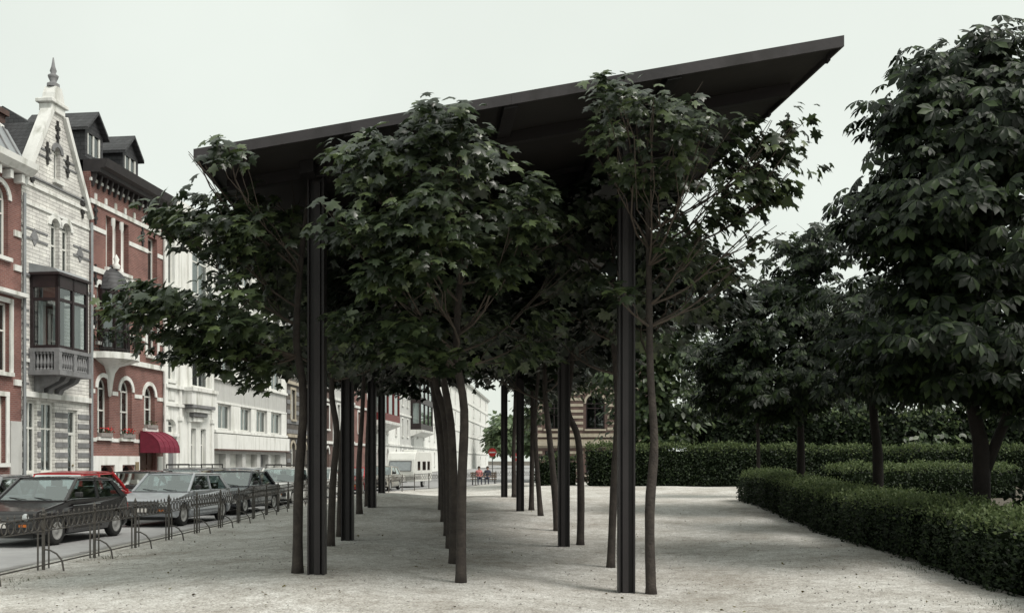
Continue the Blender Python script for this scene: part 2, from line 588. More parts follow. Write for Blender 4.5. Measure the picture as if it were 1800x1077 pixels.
ANCH = []
for (px, py, d) in [(557.5, 1012, 12.5), (1100.5, 1043, 12.5), (611, 951, 17.9), (991, 962.5, 17.9), (654, 893, 26.1), (914.4, 899.8, 26.1),
                    (671, 867.4, 31.5), (886.4, 874.6, 31.5), (810, 1027, 12.5), (1145, 1047, 12.5), (1073, 1000.6, 15.25), (523, 1010, 12.6),
                    (1000, 855, 42), (1150, 855, 42), (1290, 856, 42), (1295, 882, 30), (1550, 970, 16.8), (1800, 1055, 11.7), (700, 866, 40)]:
    p = P(px, py, d)
    ANCH.append((p.x, p.y, p.z, 1.0))
for y in (6, 10, 14, 18, 22, 26, 30, 34, 38, 42, 46, 50):
    ANCH.append((fence_x(y), y, 0.0, 1.3))
for x in (-5, -2, 1, 4, 8):
    ANCH.append((x, 7.5, -0.02, 1.0))
    ANCH.append((x, 2, -0.02, 1.0))
for x, y, z in ((-3, 56, 0.12), (1, 58, 0.25), (14, 30, 0.42), (18, 18, 0.25), (22, 40, 0.5), (10, 50, 0.5), (14, 14, 0.1), (14, 6, 0.0)):
    ANCH.append((x, y, z, 1.0))
AN = np.array(ANCH)


def gz(x, y):
    w = AN[:, 3] / (((AN[:, 0] - x) ** 2 * 1.3 + (AN[:, 1] - y) ** 2 * 0.8) + 0.35) ** 1.5
    return float((w * AN[:, 2]).sum() / w.sum())


def build_ground():
    g = MB()
    g.quad((-900, -300, -0.25), (900, -300, -0.25), (900, 1500, -0.25), (-900, 1500, -0.25))
    tag(g.build('ground', 'earth'), kind='structure')
    rd = MB()
    rd.v = [(-13.4, -20, 0), (-6.9, -20, 0), (-6.9, 44, 0), (30, 60, 0), (30, 300, 0), (-13.4, 300, 0)]
    rd.f = [(0, 1, 2, 3, 4, 5)]
    tag(rd.build('road', 'asphalt'), kind='structure')
    # park gravel as a gently mounded sheet
    ys = np.concatenate([np.linspace(-4, 20, 60), np.linspace(20.6, 63.5, 62)])
    ts = np.linspace(0, 1, 70) ** 1.15
    v = []
    f = []
    for y in ys:
        xl = fence_x(y) - 0.35
        for t in ts:
            x = xl + (34 - xl) * t
            edge = min(1.0, max(0.0, (x - xl) / 0.5))
            z = gz(x, y) * edge + 0.05 * (1 - edge)
            z += 0.012 * math.sin(x * 1.7 + y * 0.6) * math.sin(y * 1.1 - x * 0.4)
            v.append((x, float(y), max(z, -0.06) + 0.03))
    k = len(ts)
    for i in range(len(ys) - 1):
        for j in range(k - 1):
            f.append((i * k + j, i * k + j + 1, (i + 1) * k + j + 1, (i + 1) * k + j))
    m = MB()
    m.v, m.f = v, f
    tag(m.build('park_gravel', 'gravel', smooth=True), kind='structure')
    # kerb of the park: separate stones along the fence line
    root = bpy.data.objects.new('park_kerb', None)
    COL.objects.link(root)
    tag(root, kind='structure')
    y = 5.0
    st = MB().box(-0.09, 0.09, -0.485, 0.485, -0.1, 0.085).mesh('kerb_stone')
    st.materials.append(MATS['kerb_stone'])
    while y < 47:
        a = Vector((fence_x(y) - 0.46, y, 0))
        b = Vector((fence_x(y + 1) - 0.46, y + 1, 0))
        c = (a + b) / 2
        share('kerb_stone', st, root, (c.x, c.y, random.uniform(-0.008, 0.008)), (0, 0, -math.atan2(b.x - a.x, b.y - a.y)))
        y += 1.0
    # pavement along the houses
    pv = MB()
    pv.prism([(-60, -20), (-13.0, -20), (-12.9, 40), (-12.6, 60), (-11.4, 110), (-4, 300), (-60, 300)], 'z', -0.1, 0.13)
    tag(pv.build('pavement', 'pavement'), kind='structure')


build_ground()
GZ = lambda x, y: max(gz(x, y), -0.06) + 0.03


# ------------------------------------------------------------------ the canopy
FR = P(1484, 62, 10.8)
FL = P(340, 262, 11.3)
RDIR = Vector((-0.0894, 1.0, 0.028))
RLEN = 22.5
ACR = FR - FL


def roofp(s, t, dz=0.0):
    """s across 0..1 from left to right, t metres along the rows"""
    return FL + ACR * s + RDIR * t + Vector((0, 0, dz))


def roof_under(x, y):
    """underside height above plan point, None outside the roof"""
    # solve (x,y) = FL + s ACR + t R
    a, b, c, d = ACR.x, RDIR.x, ACR.y, RDIR.y
    det = a * d - b * c
    dx, dy = x - FL.x, y - FL.y
    s = (dx * d - b * dy) / det
    t = (a * dy - c * dx) / det
    if s < -0.02 or s > 1.02 or t < -0.15 or t > RLEN + 0.1:
        return None
    return (FL + ACR * s + RDIR * t).z - 0.14


POSTS = [(557.5, 12.5), (611, 17.9), (654, 26.1), (671, 31.5), (1100.5, 12.5), (991, 17.9), (914.4, 26.1), (886.4, 31.5)]


def build_canopy():
    cx, cy = -1.0, 22.0
    root = thing('steel_canopy', 'dark brown steel canopy with sloping flat roof on eight slender posts over the gravel', 'canopy', (cx, cy, GZ(cx, cy)))
    off = Vector(root.location)

    def L(p):
        return Vector(p) - off
    n = ACR.cross(RDIR).normalized()

    def slab(name, s0, s1, t0, t1, z0, z1, mat):
        m = MB()
        for z in (z0, z1):
            for s, t in ((s0, t0), (s1, t0), (s1, t1), (s0, t1)):
                m.v.append(tuple(L(roofp(s, t, z))))
        m.f = [(3, 2, 1, 0), (4, 5, 6, 7), (0, 1, 5, 4), (1, 2, 6, 5), (2, 3, 7, 6), (3, 0, 4, 7)]
        return m.build(name, mat, root)
    # roof panels: 3 across, 6 along, with open joints
    nt_, ns_ = 6, 4
    for i in range(ns_):
        for j in range(nt_):
            g = 0.0016
            slab('roof_panel', i / ns_ + g + (0.004 if i == 0 else 0), (i + 1) / ns_ - g - (0.004 if i == ns_ - 1 else 0), RLEN * j / nt_ + 0.012 + (0.03 if j == 0 else 0), RLEN * (j + 1) / nt_ - 0.012, -0.075, -0.012, 'roof_sheet')
    for k in range(4):
        slab('fascia', k / 4 + (0.0001 if k else 0), (k + 1) / 4 - (0.0001 if k < 3 else 0), 0.0, 0.035, -0.125, 0.0, 'fascia_steel')
    slab('fascia', -0.0, 1.0, RLEN - 0.035, RLEN, -0.125, 0.0, 'fascia_steel')
    slab('fascia', -0.0, 0.0045, 0.037, RLEN - 0.037, -0.125, 0.0, 'fascia_steel')
    slab('fascia', 0.9955, 1.0, 0.037, RLEN - 0.037, -0.125, 0.0, 'fascia_steel')
    # longitudinal ribs and purlins under the sheets
    for s in (0.25, 0.5, 0.75):
        slab('rib', s - 0.011, s + 0.011, 0.05, RLEN - 0.05, -0.150, -0.077, 'steel')
    for s in (0.165, 0.70):
        slab('beam', s - 0.012, s + 0.012, 0.9, RLEN - 0.9, -0.24, -0.080, 'steel')
    pairs = []
    for px, d in POSTS:
        x = (px - CX) / FPX * d
        pairs.append((x, d))
    for k in range(4):
        (xl, dl), (xr, dr) = pairs[k], pairs[k + 4]
        t = dl - 11.25
        slab('cross_beam', 0.02, 0.98, t - 0.06, t + 0.06, -0.22, -0.079, 'steel_light')
    for t in (3.6, 9.0, 12.2, 18.0):
        slab('purlin', 0.01, 0.99, t - 0.03, t + 0.03, -0.14, -0.078, 'steel_light')
    # small clips under the free edge
    for t in (0.3, 2.2, 4.6, 7.4):
        c = L(roofp(0.992, t, -0.155))
        m = MB().box(c.x - 0.018, c.x + 0.018, c.y - 0.05, c.y + 0.05, c.z - 0.02, c.z + 0.035)
        m.build('clip', 'steel', root)
    # posts: H section with outer plates, welded to a base plate
    for k, (x, d) in enumerate(pairs):
        zb = GZ(x, d)
        zt = (roof_under(x, d) or 6) - 0.10
        o = L((x, d, zb))
        h = zt - zb
        m = MB()
        m.box(o.x - 0.107, o.x - 0.085, o.y - 0.10, o.y + 0.10, o.z - 0.2, o.z + h)
        m.box(o.x + 0.085, o.x + 0.107, o.y - 0.10, o.y + 0.10, o.z - 0.2, o.z + h)
        m.box(o.x - 0.085, o.x + 0.085, o.y - 0.012, o.y + 0.012, o.z - 0.2, o.z + h - 0.002)
        post = m.build('post', 'steel', root)
        sx = 0.012 if k < 4 else -0.015
        m = MB().box(o.x + sx - 0.038, o.x + sx + 0.038, o.y - 0.072, o.y - 0.0135, o.z - 0.15, o.z + h - 0.05)
        m.build('cover_strip', 'steel_light', post)
        m = MB().box(o.x - 0.15, o.x + 0.15, o.y - 0.14, o.y + 0.14, o.z + h - 0.0, o.z + h + 0.02)
        m.build('head_plate', 'steel', post)
        for q in (0.35, 0.62):
            MB().lathe([(0.0, -0.082), (0.012, -0.082), (0.012, -0.072)], 6, (o.x + sx, o.y, o.z + h * q), 'y').build('bolt', 'steel', post)
    return root


build_canopy()


# ------------------------------------------------------------------ foliage machinery
def leaf_template(kind):
    if kind == 'maple':
        o = [(0, 0), (0.30, -0.10), (0.24, 0.13), (0.55, 0.22), (0.62, 0.45), (0.42, 0.42), (0.22, 0.52), (0.26, 0.72), (0.10, 0.74), (0, 1.0)]
        o = o + [(-x, y) for x, y in o[-2:0:-1]]
        v = [(0, 0.33, 0.05)] + [(x, y, -0.22 * x * x * 1.6 - 0.22 * y * y) for x, y in o]
        n = len(o)
        f = [(0, 1 + i, 1 + (i + 1) % n) for i in range(n)]
    elif kind == 'maple_far':
        o = [(0, 0), (0.35, -0.06), (0.58, 0.40), (0.2, 0.55), (0, 1.0), (-0.2, 0.55), (-0.58, 0.40), (-0.35, -0.06)]
        v = [(x, y, -0.3 * x * x - 0.2 * y * y) for x, y in o]
        f = [(0, 1, 2), (0, 2, 3), (0, 3, 4), (0, 4, 5), (0, 5, 6), (0, 6, 7)]
    elif kind == 'chestnut':
        v, f = [], []
        for a, s in ((-1.9, 0.5), (-1.2, 0.75), (-0.6, 0.92), (0, 1.0), (0.6, 0.92), (1.2, 0.75), (1.9, 0.5)):
            pts = [(0, 0.03, 0), (0.10, 0.40, 0.02), (0.21, 0.70, -0.06), (0, 1.0, -0.26), (-0.21, 0.70, -0.06), (-0.10, 0.40, 0.02), (0, 0.6, -0.07)]
            n = len(v)
            for x, y, z in pts:
                x, y = x * s, y * s
                v.append((x * math.cos(a) + y * math.sin(a), -x * math.sin(a) + y * math.cos(a), z * s - 0.10 * abs(a) * y))
            f += [(n, n + 1, n + 6), (n + 1, n + 2, n + 6), (n + 2, n + 3, n + 6), (n + 3, n + 4, n + 6), (n + 4, n + 5, n + 6), (n + 5, n, n + 6)]
    elif kind == 'oval':
        v = [(0, 0, 0), (0.28, 0.35, -0.04), (0.22, 0.7, -0.08), (0, 1.0, -0.18), (-0.22, 0.7, -0.08), (-0.28, 0.35, -0.04)]
        f = [(0, 1, 2), (0, 2, 3), (0, 3, 4), (0, 4, 5)]
    elif kind == 'small':
        v = [(0, 0, 0), (0.32, 0.5, 0.03), (0, 1.0, -0.08), (-0.32, 0.5, 0.03)]
        f = [(0, 1, 2), (0, 2, 3)]
    return np.array(v, float), np.array(f, int)


TEMPL = {k: leaf_template(k) for k in ('maple', 'maple_far', 'chestnut', 'oval', 'small')}


def frames(nrm, tip):
    """orthonormal frames (x, y=tip, z=normal) for arrays of vectors"""
    y = tip / np.linalg.norm(tip, axis=1, keepdims=True)
    z = nrm - (nrm * y).sum(1, keepdims=True) * y
    z /= np.linalg.norm(z, axis=1, keepdims=True) + 1e-9
    x = np.cross(y, z)
    return np.stack([x, y, z], axis=2)


def leaf_mesh(name, pos, fr, size, kind, mat):
    V, F = TEMPL[kind]
    n = len(pos)
    jit = RNG.uniform(0.85, 1.15, (n, 1, 3))
    vv = (V[None] * jit) * size[:, None, None]
    W = np.einsum('nij,nkj->nki', fr, vv) + pos[:, None, :]
    me = bpy.data.meshes.new(name)
    nv, nf = len(V), len(F)
    me.vertices.add(n * nv)
    me.vertices.foreach_set('co', W.reshape(-1).astype(np.float32))
    idx = (F[None] + (np.arange(n) * nv)[:, None, None]).reshape(-1)
    me.loops.add(len(idx))
    me.loops.foreach_set('vertex_index', idx.astype(np.int32))
    me.polygons.add(n * nf)
    me.polygons.foreach_set('loop_start', np.arange(0, n * nf * 3, 3, dtype=np.int32))
    me.polygons.foreach_set('loop_total', np.full(n * nf, 3, dtype=np.int32))
    me.update(calc_edges=True)
    me.validate()
    me.materials.append(MATS[mat])
    return me


def clump_leaves(clumps, axis_xy, size, spray=7, up=0.85, roofclip=False, droop=0.45):
    """sprays of leaves in ellipsoid clumps; clump = (centre, radii, n). Returns pos, frames, sizes"""
    pos, nr, tp, sz = [], [], [], []
    for c, rad, n in clumps:
        c = np.array(c, float)
        rad = np.array(rad, float)
        ntw = max(3, n // spray)
        d = RNG.normal(size=(ntw, 3))
        d /= np.linalg.norm(d, axis=1, keepdims=True)
        r = RNG.uniform(0.30, 1.0, (ntw, 1)) ** 0.55
        tw = c + d * r * rad
        # gather most twigs into a few flat branch-end sprays so that gaps and tiers appear
        K = max(3, n // 42)
        sd_ = RNG.normal(size=(K, 3))
        sd_ /= np.linalg.norm(sd_, axis=1, keepdims=True)
        sub = c + sd_ * rad * RNG.uniform(0.45, 1.08, (K, 1))
        pick = RNG.integers(0, K, ntw)
        near_ = sub[pick] + RNG.normal(size=(ntw, 3)) * rad * np.array([0.27, 0.27, 0.13])
        use = RNG.uniform(size=ntw) < 0.72
        tw[use] = near_[use]
        out = tw - np.array([axis_xy[0], axis_xy[1], c[2] - 0.4])
        out[:, 2] *= 0.5
        out /= np.linalg.norm(out, axis=1, keepdims=True) + 1e-6
        for k in range(ntw):
            m = spray + int(RNG.integers(-2, 3))
            o = out[k]
            a = RNG.uniform(0, 2 * math.pi, m)
            side = np.cross(o, [0, 0, 1.0])
            side /= np.linalg.norm(side) + 1e-6
            s = RNG.normal(0, 0.55, m)
            along = RNG.uniform(-1.2, 1.0, m)
            p = tw[k] + (o[None] * along[:, None] + side[None] * s[:, None]) * size * 1.15
            p[:, 2] += RNG.normal(0, 0.32, m) * size - 0.25 * size * np.abs(s)
            t = o[None] * (0.7 + 0.5 * along[:, None]) + side[None] * s[:, None] * 1.3 + RNG.normal(0, 0.3, (m, 3))
            t[:, 2] -= droop + 0.25 * RNG.uniform(size=m)
            nn = np.zeros((m, 3))
            nn[:, 2] = up
            nn += o[None] * 0.55 + RNG.normal(0, 0.33, (m, 3))
            pos.append(p)
            nr.append(nn)
            tp.append(t)
            sz.append(size * RNG.uniform(0.62, 1.2, m))
    pos, nr, tp, sz = np.concatenate(pos), np.concatenate(nr), np.concatenate(tp), np.concatenate(sz)
    if roofclip:
        keep = np.array([(lambda u: u is None or p[2] < u - 0.12)(roof_under(p[0], p[1])) for p in pos])
        pos, nr, tp, sz = pos[keep], nr[keep], tp[keep], sz[keep]
    return pos, frames(nr, tp), sz


def limb(m, a, b, r0, r1, sag=0.12, n=6, seg=6):
    a, b = Vector(a), Vector(b)
    L = (b - a).length
    w = Vector((random.uniform(-1, 1), random.uniform(-1, 1), 0)) * L * 0.05
    pts, rr = [], []
    for i in range(n + 1):
        t = i / n
        p = a.lerp(b, t) + Vector((0, 0, 1)) * (-sag * L * math.sin(math.pi * t)) + w * math.sin(2 * math.pi * t)
        pts.append(p)
        rr.append(r0 + (r1 - r0) * t)
    m.tube(pts, rr, seg, False)
    return pts


def tree(name, label, cat, base, trunk_px, d, r0, clumps, size, kind, mat, bark, group=None, spray=7, roofclip=False, nleaf=0, leafkind=None, branches=True, rtop=0.35, droop=0.45, extra=()):
    """trunk_px: list of world points from the ground up. clumps: world ellipsoids."""
    root = thing(name, label, cat, base, 0, group)
    off = Vector(base)
    pts = [Vector(p) for p in trunk_px]
    # smooth the trunk line
    sm = []
    for i in range(len(pts) - 1):
        p0, p1, p2, p3 = pts[max(i - 1, 0)], pts[i], pts[i + 1], pts[min(i + 2, len(pts) - 1)]
        for k in range(4):
            t = k / 4
            sm.append(0.5 * ((2 * p1) + (p2 - p0) * t + (2 * p0 - 5 * p1 + 4 * p2 - p3) * t * t + (3 * p1 - p0 - 3 * p2 + p3) * t ** 3))
    sm.append(pts[-1])
    n = len(sm)
    rr = [r0 * (1.0 - (1 - rtop) * (i / (n - 1)) ** 1.1) * random.uniform(0.95, 1.05) for i in range(n)]
    rr[0] *= 1.35
    rr[1] *= 1.08
    m = MB().tube([p - off for p in sm], rr, 10)
    m.build('trunk', bark, root, smooth=True)
    if branches:
        for c, rad, nn in clumps:
            c = Vector(c)
            # leave the trunk a bit below the clump
            zt = c.z - 0.55 * (Vector((c.x, c.y, 0)) - Vector((sm[-1].x, sm[-1].y, 0))).length - 0.15
            i = min(range(n), key=lambda q: abs(sm[q].z - zt))
            i = max(i, int(n * 0.45))
            b = MB()
            lp = limb(b, sm[i] - off, c - off, max(0.011, rr[i] * 0.42), 0.007, 0.08)
            rmax = max(rad)
            for q in range(5):
                a = lp[random.randint(2, len(lp) - 1)]
                e = c + Vector((random.uniform(-1, 1) * rad[0], random.uniform(-1, 1) * rad[1], random.uniform(-0.5, 0.9) * rad[2])) * 0.85 - off
                limb(b, a, e, 0.008, 0.004, 0.05, 4, 4)
            b.build('branch', 'twig_bark' if bark == 'maple_bark' else bark, root, smooth=True)
    mult = {'chestnut': 2.1, 'oval': 2.6, 'maple': 1.4, 'maple_far': 1.7}.get(kind, 1.0)
    pos, fr, sz = clump_leaves([(c, r_, int(n_ * mult)) for c, r_, n_ in clumps], (sm[-1].x, sm[-1].y), size, spray, 0.85, roofclip, droop)
    if nleaf:
        # the leaves nearest the viewer as single objects
        dist = np.linalg.norm(pos - np.array([0, 0, EYE]), axis=1) + RNG.uniform(0, 0.5, len(pos))
        order = np.argsort(dist)
        near, rest = order[:nleaf], order[nleaf:]
        me = leaf_mesh('leaf', np.zeros((1, 3)), np.eye(3)[None], np.ones(1), kind, mat)
        for i in near:
            o = bpy.data.objects.new('leaf', me)
            COL.objects.link(o)
            o.parent = root
            M = Matrix([list(fr[i][0]), list(fr[i][1]), list(fr[i][2])])
            o.location = Vector(pos[i]) - off
            o.rotation_euler = M.to_euler()
            o.scale = (sz[i],) * 3
        pos, fr, sz = pos[rest], fr[rest], sz[rest]
    me = leaf_mesh('crown', pos - np.array(off), fr, sz, kind, mat)
    tag(obj('crown', me, None, root), kind='stuff')
    return root


def cl(px, py, d, rx, ry, rd, n):
    c = P(px, py, d)
    s = d / FPX
    return (c, (rx * s, rd, ry * s), n)


def tp(pts, d):
    return [P(x, y, d) for x, y in pts]


def seat(pts):
    """first trunk point to the ground"""
    p = pts[0]
    pts = [Vector((p.x, p.y, GZ(p.x, p.y) - 0.12))] + pts[1:]
    return pts, (p.x, p.y, GZ(p.x, p.y))


MG = 'young maples planted in rows under the canopy'
# --- the three front maples
pts, base = seat(tp([(523, 1010), (525, 850), (534, 700), (521, 600), (527, 480), (538, 380), (547, 310)], 12.6))
tree('maple_tree', 'young maple beside the front left post, branches spreading left over the fence', 'tree', base, pts, 12.6, 0.068,
     [cl(402, 262, 10.9, 34, 24, 0.3, 28), cl(350, 285, 11.3, 14, 28, 0.3, 12), cl(390, 415, 11.8, 85, 75, 0.9, 400), cl(320, 400, 12, 55, 55, 0.7, 160),
      cl(285, 545, 11.5, 75, 55, 0.8, 300), cl(395, 560, 11.8, 85, 65, 0.9, 400), cl(450, 640, 12.3, 36, 42, 0.5, 130), cl(560, 620, 14.2, 60, 60, 0.6, 150), cl(490, 400, 13.6, 65, 110, 0.7, 280),
      cl(350, 610, 11.7, 60, 30, 0.6, 120), cl(230, 548, 11.4, 32, 22, 0.4, 50), cl(460, 490, 13.4, 70, 70, 0.6, 220), cl(415, 345, 12.2, 60, 50, 0.7, 130), cl(480, 320, 14.0, 60, 45, 0.6, 130)],
     0.155, 'maple', 'maple_leaf', 'maple_bark', MG, 7, True, 280)
pts, base = seat(tp([(810, 1027), (812, 850), (816, 720), (802, 620), (808, 500), (812, 380), (810, 285)], 12.5))
tree('maple_tree', 'young maple in the middle of the canopy front, its crown rising past the fascia', 'tree', base, pts, 12.5, 0.068,
     [cl(775, 218, 10.4, 52, 34, 0.35, 130), cl(690, 290, 10.7, 105, 55, 0.6, 330), cl(812, 290, 10.8, 75, 60, 0.6, 240), cl(640, 390, 10.7, 90, 50, 0.7, 260),
      cl(745, 390, 10.5, 80, 60, 0.7, 270), cl(700, 485, 10.9, 75, 50, 0.7, 230), cl(932, 365, 10.8, 46, 58, 0.45, 180), cl(880, 470, 11.5, 60, 40, 0.5, 120),
      cl(720, 590, 11.6, 65, 45, 0.6, 190), cl(640, 580, 12, 60, 60, 0.8, 170), cl(930, 590, 12.9, 80, 60, 0.8, 210), cl(800, 560, 14.0, 110, 70, 0.7, 260), cl(775, 640, 12.0, 55, 22, 0.4, 60), cl(600, 270, 11.6, 35, 25, 0.4, 60), cl(860, 390, 12.3, 70, 80, 0.8, 200), cl(1005, 380, 14.2, 65, 80, 0.6, 170), cl(980, 480, 14.0, 60, 60, 0.6, 120)],
     0.155, 'maple', 'maple_leaf', 'maple_bark', MG, 7, True, 290)
pts, base = seat(tp([(1145, 1047), (1142, 900), (1150, 780), (1143, 650), (1141, 500), (1138, 380), (1128, 280)], 12.4))
tree('maple_tree', 'young maple beside the front right post, crown reaching past the roof edge into open sky', 'tree', base, pts, 12.4, 0.070,
     [cl(1150, 180, 10.4, 95, 30, 0.4, 110), cl(1078, 165, 10.5, 38, 26, 0.3, 42), cl(1240, 215, 10.6, 70, 26, 0.4, 80), cl(1180, 275, 11.1, 110, 55, 0.7, 150),
      cl(1340, 262, 11.6, 60, 55, 0.7, 110), cl(1385, 305, 11.9, 48, 50, 0.6, 75), cl(1260, 345, 11.9, 80, 65, 0.8, 130), cl(1335, 390, 12.2, 70, 45, 0.7, 85),
      cl(1190, 420, 13.4, 75, 75, 0.6, 130), cl(1225, 500, 13.2, 55, 50, 0.6, 80), cl(1065, 255, 11.1, 38, 45, 0.4, 46), cl(1075, 500, 11.8, 33, 33, 0.3, 34), cl(1130, 560, 13.6, 80, 55, 0.6, 100), cl(1215, 440, 11.9, 35, 40, 0.4, 40),
      cl(1290, 300, 12.8, 70, 80, 0.8, 110), cl(1290, 470, 12.6, 50, 30, 0.5, 36), cl(1395, 215, 11.8, 30, 22, 0.3, 20)],
     0.15, 'maple', 'maple_leaf', 'maple_bark', MG, 7, True, 280)

# --- the maples behind them
REAR = [
    # (trunk pixels, depth, label)
    ([(581, 951), (585, 850), (592, 760), (583, 690), (590, 600)], 16.9, 'slim maple trunk just left of the second left post'),
    ([(598, 927), (600, 820), (604, 740), (612, 650)], 18.8, 'slim maple close behind the second left post, mostly hidden by it'),
    ([(632, 896), (631, 820), (636, 740), (640, 660)], 24.4, 'slim maple between the second and third left posts'),
    ([(645, 879), (645, 800), (648, 720), (650, 660)], 27.6, 'slim maple close behind the third left post'),
    ([(798, 983), (797, 850), (792, 740), (775, 640), (770, 560)], 14.9, 'second maple of the middle row, directly behind the front one'),
    ([(792, 958), (790, 840), (783, 740), (765, 670), (756, 600)], 17.1, 'third maple of the middle row, counted from the front'),
    ([(786, 934), (783, 830), (774, 750), (760, 680), (752, 620)], 19.7, 'fourth maple of the middle row, counted from the front'),
    ([(780, 900), (778, 820), (770, 750), (762, 690), (760, 640)], 23.0, 'fifth maple of the middle row, counted from the front'),
    ([(776, 874), (774, 800), (768, 740), (764, 690), (764, 650)], 26.2, 'last maple of the middle row, thinnest in view'),
    ([(1073, 1000), (1079, 860), (1086, 720), (1079, 600), (1076, 500)], 15.25, 'maple just left of the front right post, one row step behind it'),
    ([(1020, 964), (1021, 860), (1016, 770), (998, 720), (1004, 650), (1008, 560)], 18.2, 'crooked maple right of the second right post, kinked at mid height'),
    ([(980, 939), (974, 850), (965, 760), (958, 690), (960, 620)], 21.3, 'maple just left of the second right post, leaning left'),
    ([(951, 913), (944, 820), (940, 740), (946, 660)], 24.3, 'maple leaning left between the second and third right posts'),
    ([(934, 900), (935, 820), (936, 740), (934, 670)], 26.5, 'upright maple just right of the third right post'),
    ([(904, 877), (903, 800), (905, 730), (906, 680)], 31.4, 'maple just left of the third right post, far down the row'),
]
for k, (pp, d, lab) in enumerate(REAR):
    pts, base = seat(tp(pp, d))
    top = pts[-1]
    pts = pts + [Vector((top.x + random.uniform(-0.15, 0.15), top.y, 5.0))]
    cs = []
    x0, y0 = pts[-1].x, pts[-1].y
    for q in range(11):
        a = q * 2.4 + k
        rr = random.uniform(0.4, 1.7)
        zc = random.uniform(3.7, 5.7) if d < 22 else random.uniform(3.9, 5.7)
        cs.append((Vector((x0 + rr * math.cos(a), y0 + rr * math.sin(a) * 0.8, zc)), (0.85, 0.85, 0.5), 150))
    tree('maple_tree', lab, 'tree', base, pts, d, 0.068 + 0.006 * (k % 3), cs, 0.18, 'maple_far', 'maple_leaf_shaded', 'maple_bark', MG, 7, True, 0, branches=(d < 22), rtop=0.45)

# --- chestnuts on the right
CG = 'chestnut trees behind the low hedge'


def gbase(px, d):
    x = (px - CX) / FPX * d
    return Vector((x, d, GZ(x, d)))


b = gbase(1725, 16.0)
tree('chestnut_tree', 'tall dense chestnut at the right edge, forked dark trunk behind the low hedge', 'tree', tuple(b), [b - Vector((0, 0, .1)), P(1725, 800, 16), P(1715, 740, 16), P(1700, 650, 16), P(1690, 480, 16), P(1690, 250, 16), P(1700, 120, 16)], 16, 0.145,
     [cl(1705, 145, 15.4, 105, 68, 1.2, 190), cl(1635, 175, 15, 85, 60, 1.0, 140), cl(1575, 215, 15, 55, 45, 0.8, 70), cl(1720, 250, 14.6, 140, 95, 1.3, 230),
      cl(1625, 335, 14.8, 85, 75, 1.2, 160), cl(1750, 420, 14.3, 120, 100, 1.3, 210), cl(1620, 470, 15, 90, 80, 1.2, 160), cl(1700, 580, 14.5, 140, 80, 1.3, 220),
      cl(1590, 585, 15.3, 80, 65, 1.0, 120), cl(1840, 250, 15, 110, 120, 1.3, 160), cl(1850, 520, 15, 100, 110, 1.3, 150), cl(1715, 88, 15.6, 60, 28, 0.8, 60), cl(1560, 320, 15.3, 36, 26, 0.6, 26),
      cl(1650, 400, 16.5, 150, 180, 1.4, 260), cl(1780, 640, 15, 110, 50, 1.0, 120), cl(1840, 110, 15.5, 60, 50, 0.9, 60), cl(1610, 660, 15.5, 70, 35, 0.9, 80), cl(1830, 690, 15.2, 70, 35, 0.9, 90), cl(1560, 410, 15, 50, 40, 0.8, 50)],
     0.25, 'chestnut', 'chestnut_leaf', 'dark_bark', CG, 4, False, 200, rtop=0.25, droop=0.75)
# its second stem
st = MB()
off = Vector(b)
st.tube([P(1728, 835, 16) - off, P(1756, 765, 16) - off, P(1782, 705, 16) - off, P(1795, 600, 16) - off, P(1800, 450, 16) - off], [0.10, 0.085, 0.075, 0.06, 0.04], 8)
chest = [o for o in bpy.data.objects if o.name.startswith('chestnut_tree')][0]
st.build('branch', 'dark_bark', chest, smooth=True)
b = gbase(1543, 21.0)
tree('chestnut_tree', 'chestnut with slightly leaning dark trunk between the two low hedges', 'tree', tuple(b), [b - Vector((0, 0, .1)), P(1543, 800, 21), P(1535, 720, 21), P(1540, 620, 21), P(1545, 520, 21)], 21, 0.125,
     [cl(1540, 560, 20.5, 80, 70, 1.2, 140), cl(1480, 620, 20.5, 70, 55, 1.1, 110), cl(1610, 640, 20.5, 90, 55, 1.2, 150), cl(1540, 670, 20.5, 90, 40, 1.2, 130), cl(1680, 600, 21, 80, 80, 1.2, 120), cl(1480, 520, 21, 60, 55, 1.0, 90)],
     0.25, 'chestnut', 'chestnut_leaf', 'dark_bark', CG, 4, False, 0, rtop=0.3, droop=0.7)
b = gbase(1408, 26.0)
tree('chestnut_tree', 'chestnut with straight dark trunk behind the rounded end of the low hedge', 'tree', tuple(b), [b - Vector((0, 0, .1)), P(1408, 800, 26), P(1407, 720, 26), P(1412, 620, 26), P(1420, 500, 26)], 26, 0.125,
     [cl(1440, 420, 25, 60, 45, 1.2, 120), cl(1400, 480, 25, 70, 55, 1.2, 150), cl(1335, 555, 25, 75, 50, 1.2, 150), cl(1450, 560, 24.6, 80, 60, 1.3, 170), cl(1270, 640, 25, 70, 45, 1.1, 140),
      cl(1370, 650, 24.6, 95, 50, 1.3, 190), cl(1470, 650, 25, 70, 50, 1.2, 130), cl(1300, 600, 25, 60, 40, 1.0, 100), cl(1400, 580, 26, 100, 100, 1.5, 200), cl(1390, 710, 25, 60, 25, 0.9, 60), cl(1290, 700, 25.5, 60, 30, 0.9, 80)],
     0.26, 'chestnut', 'chestnut_leaf', 'dark_bark', CG, 4, False, 0, rtop=0.3, droop=0.7)
b = gbase(1333, 33.0)
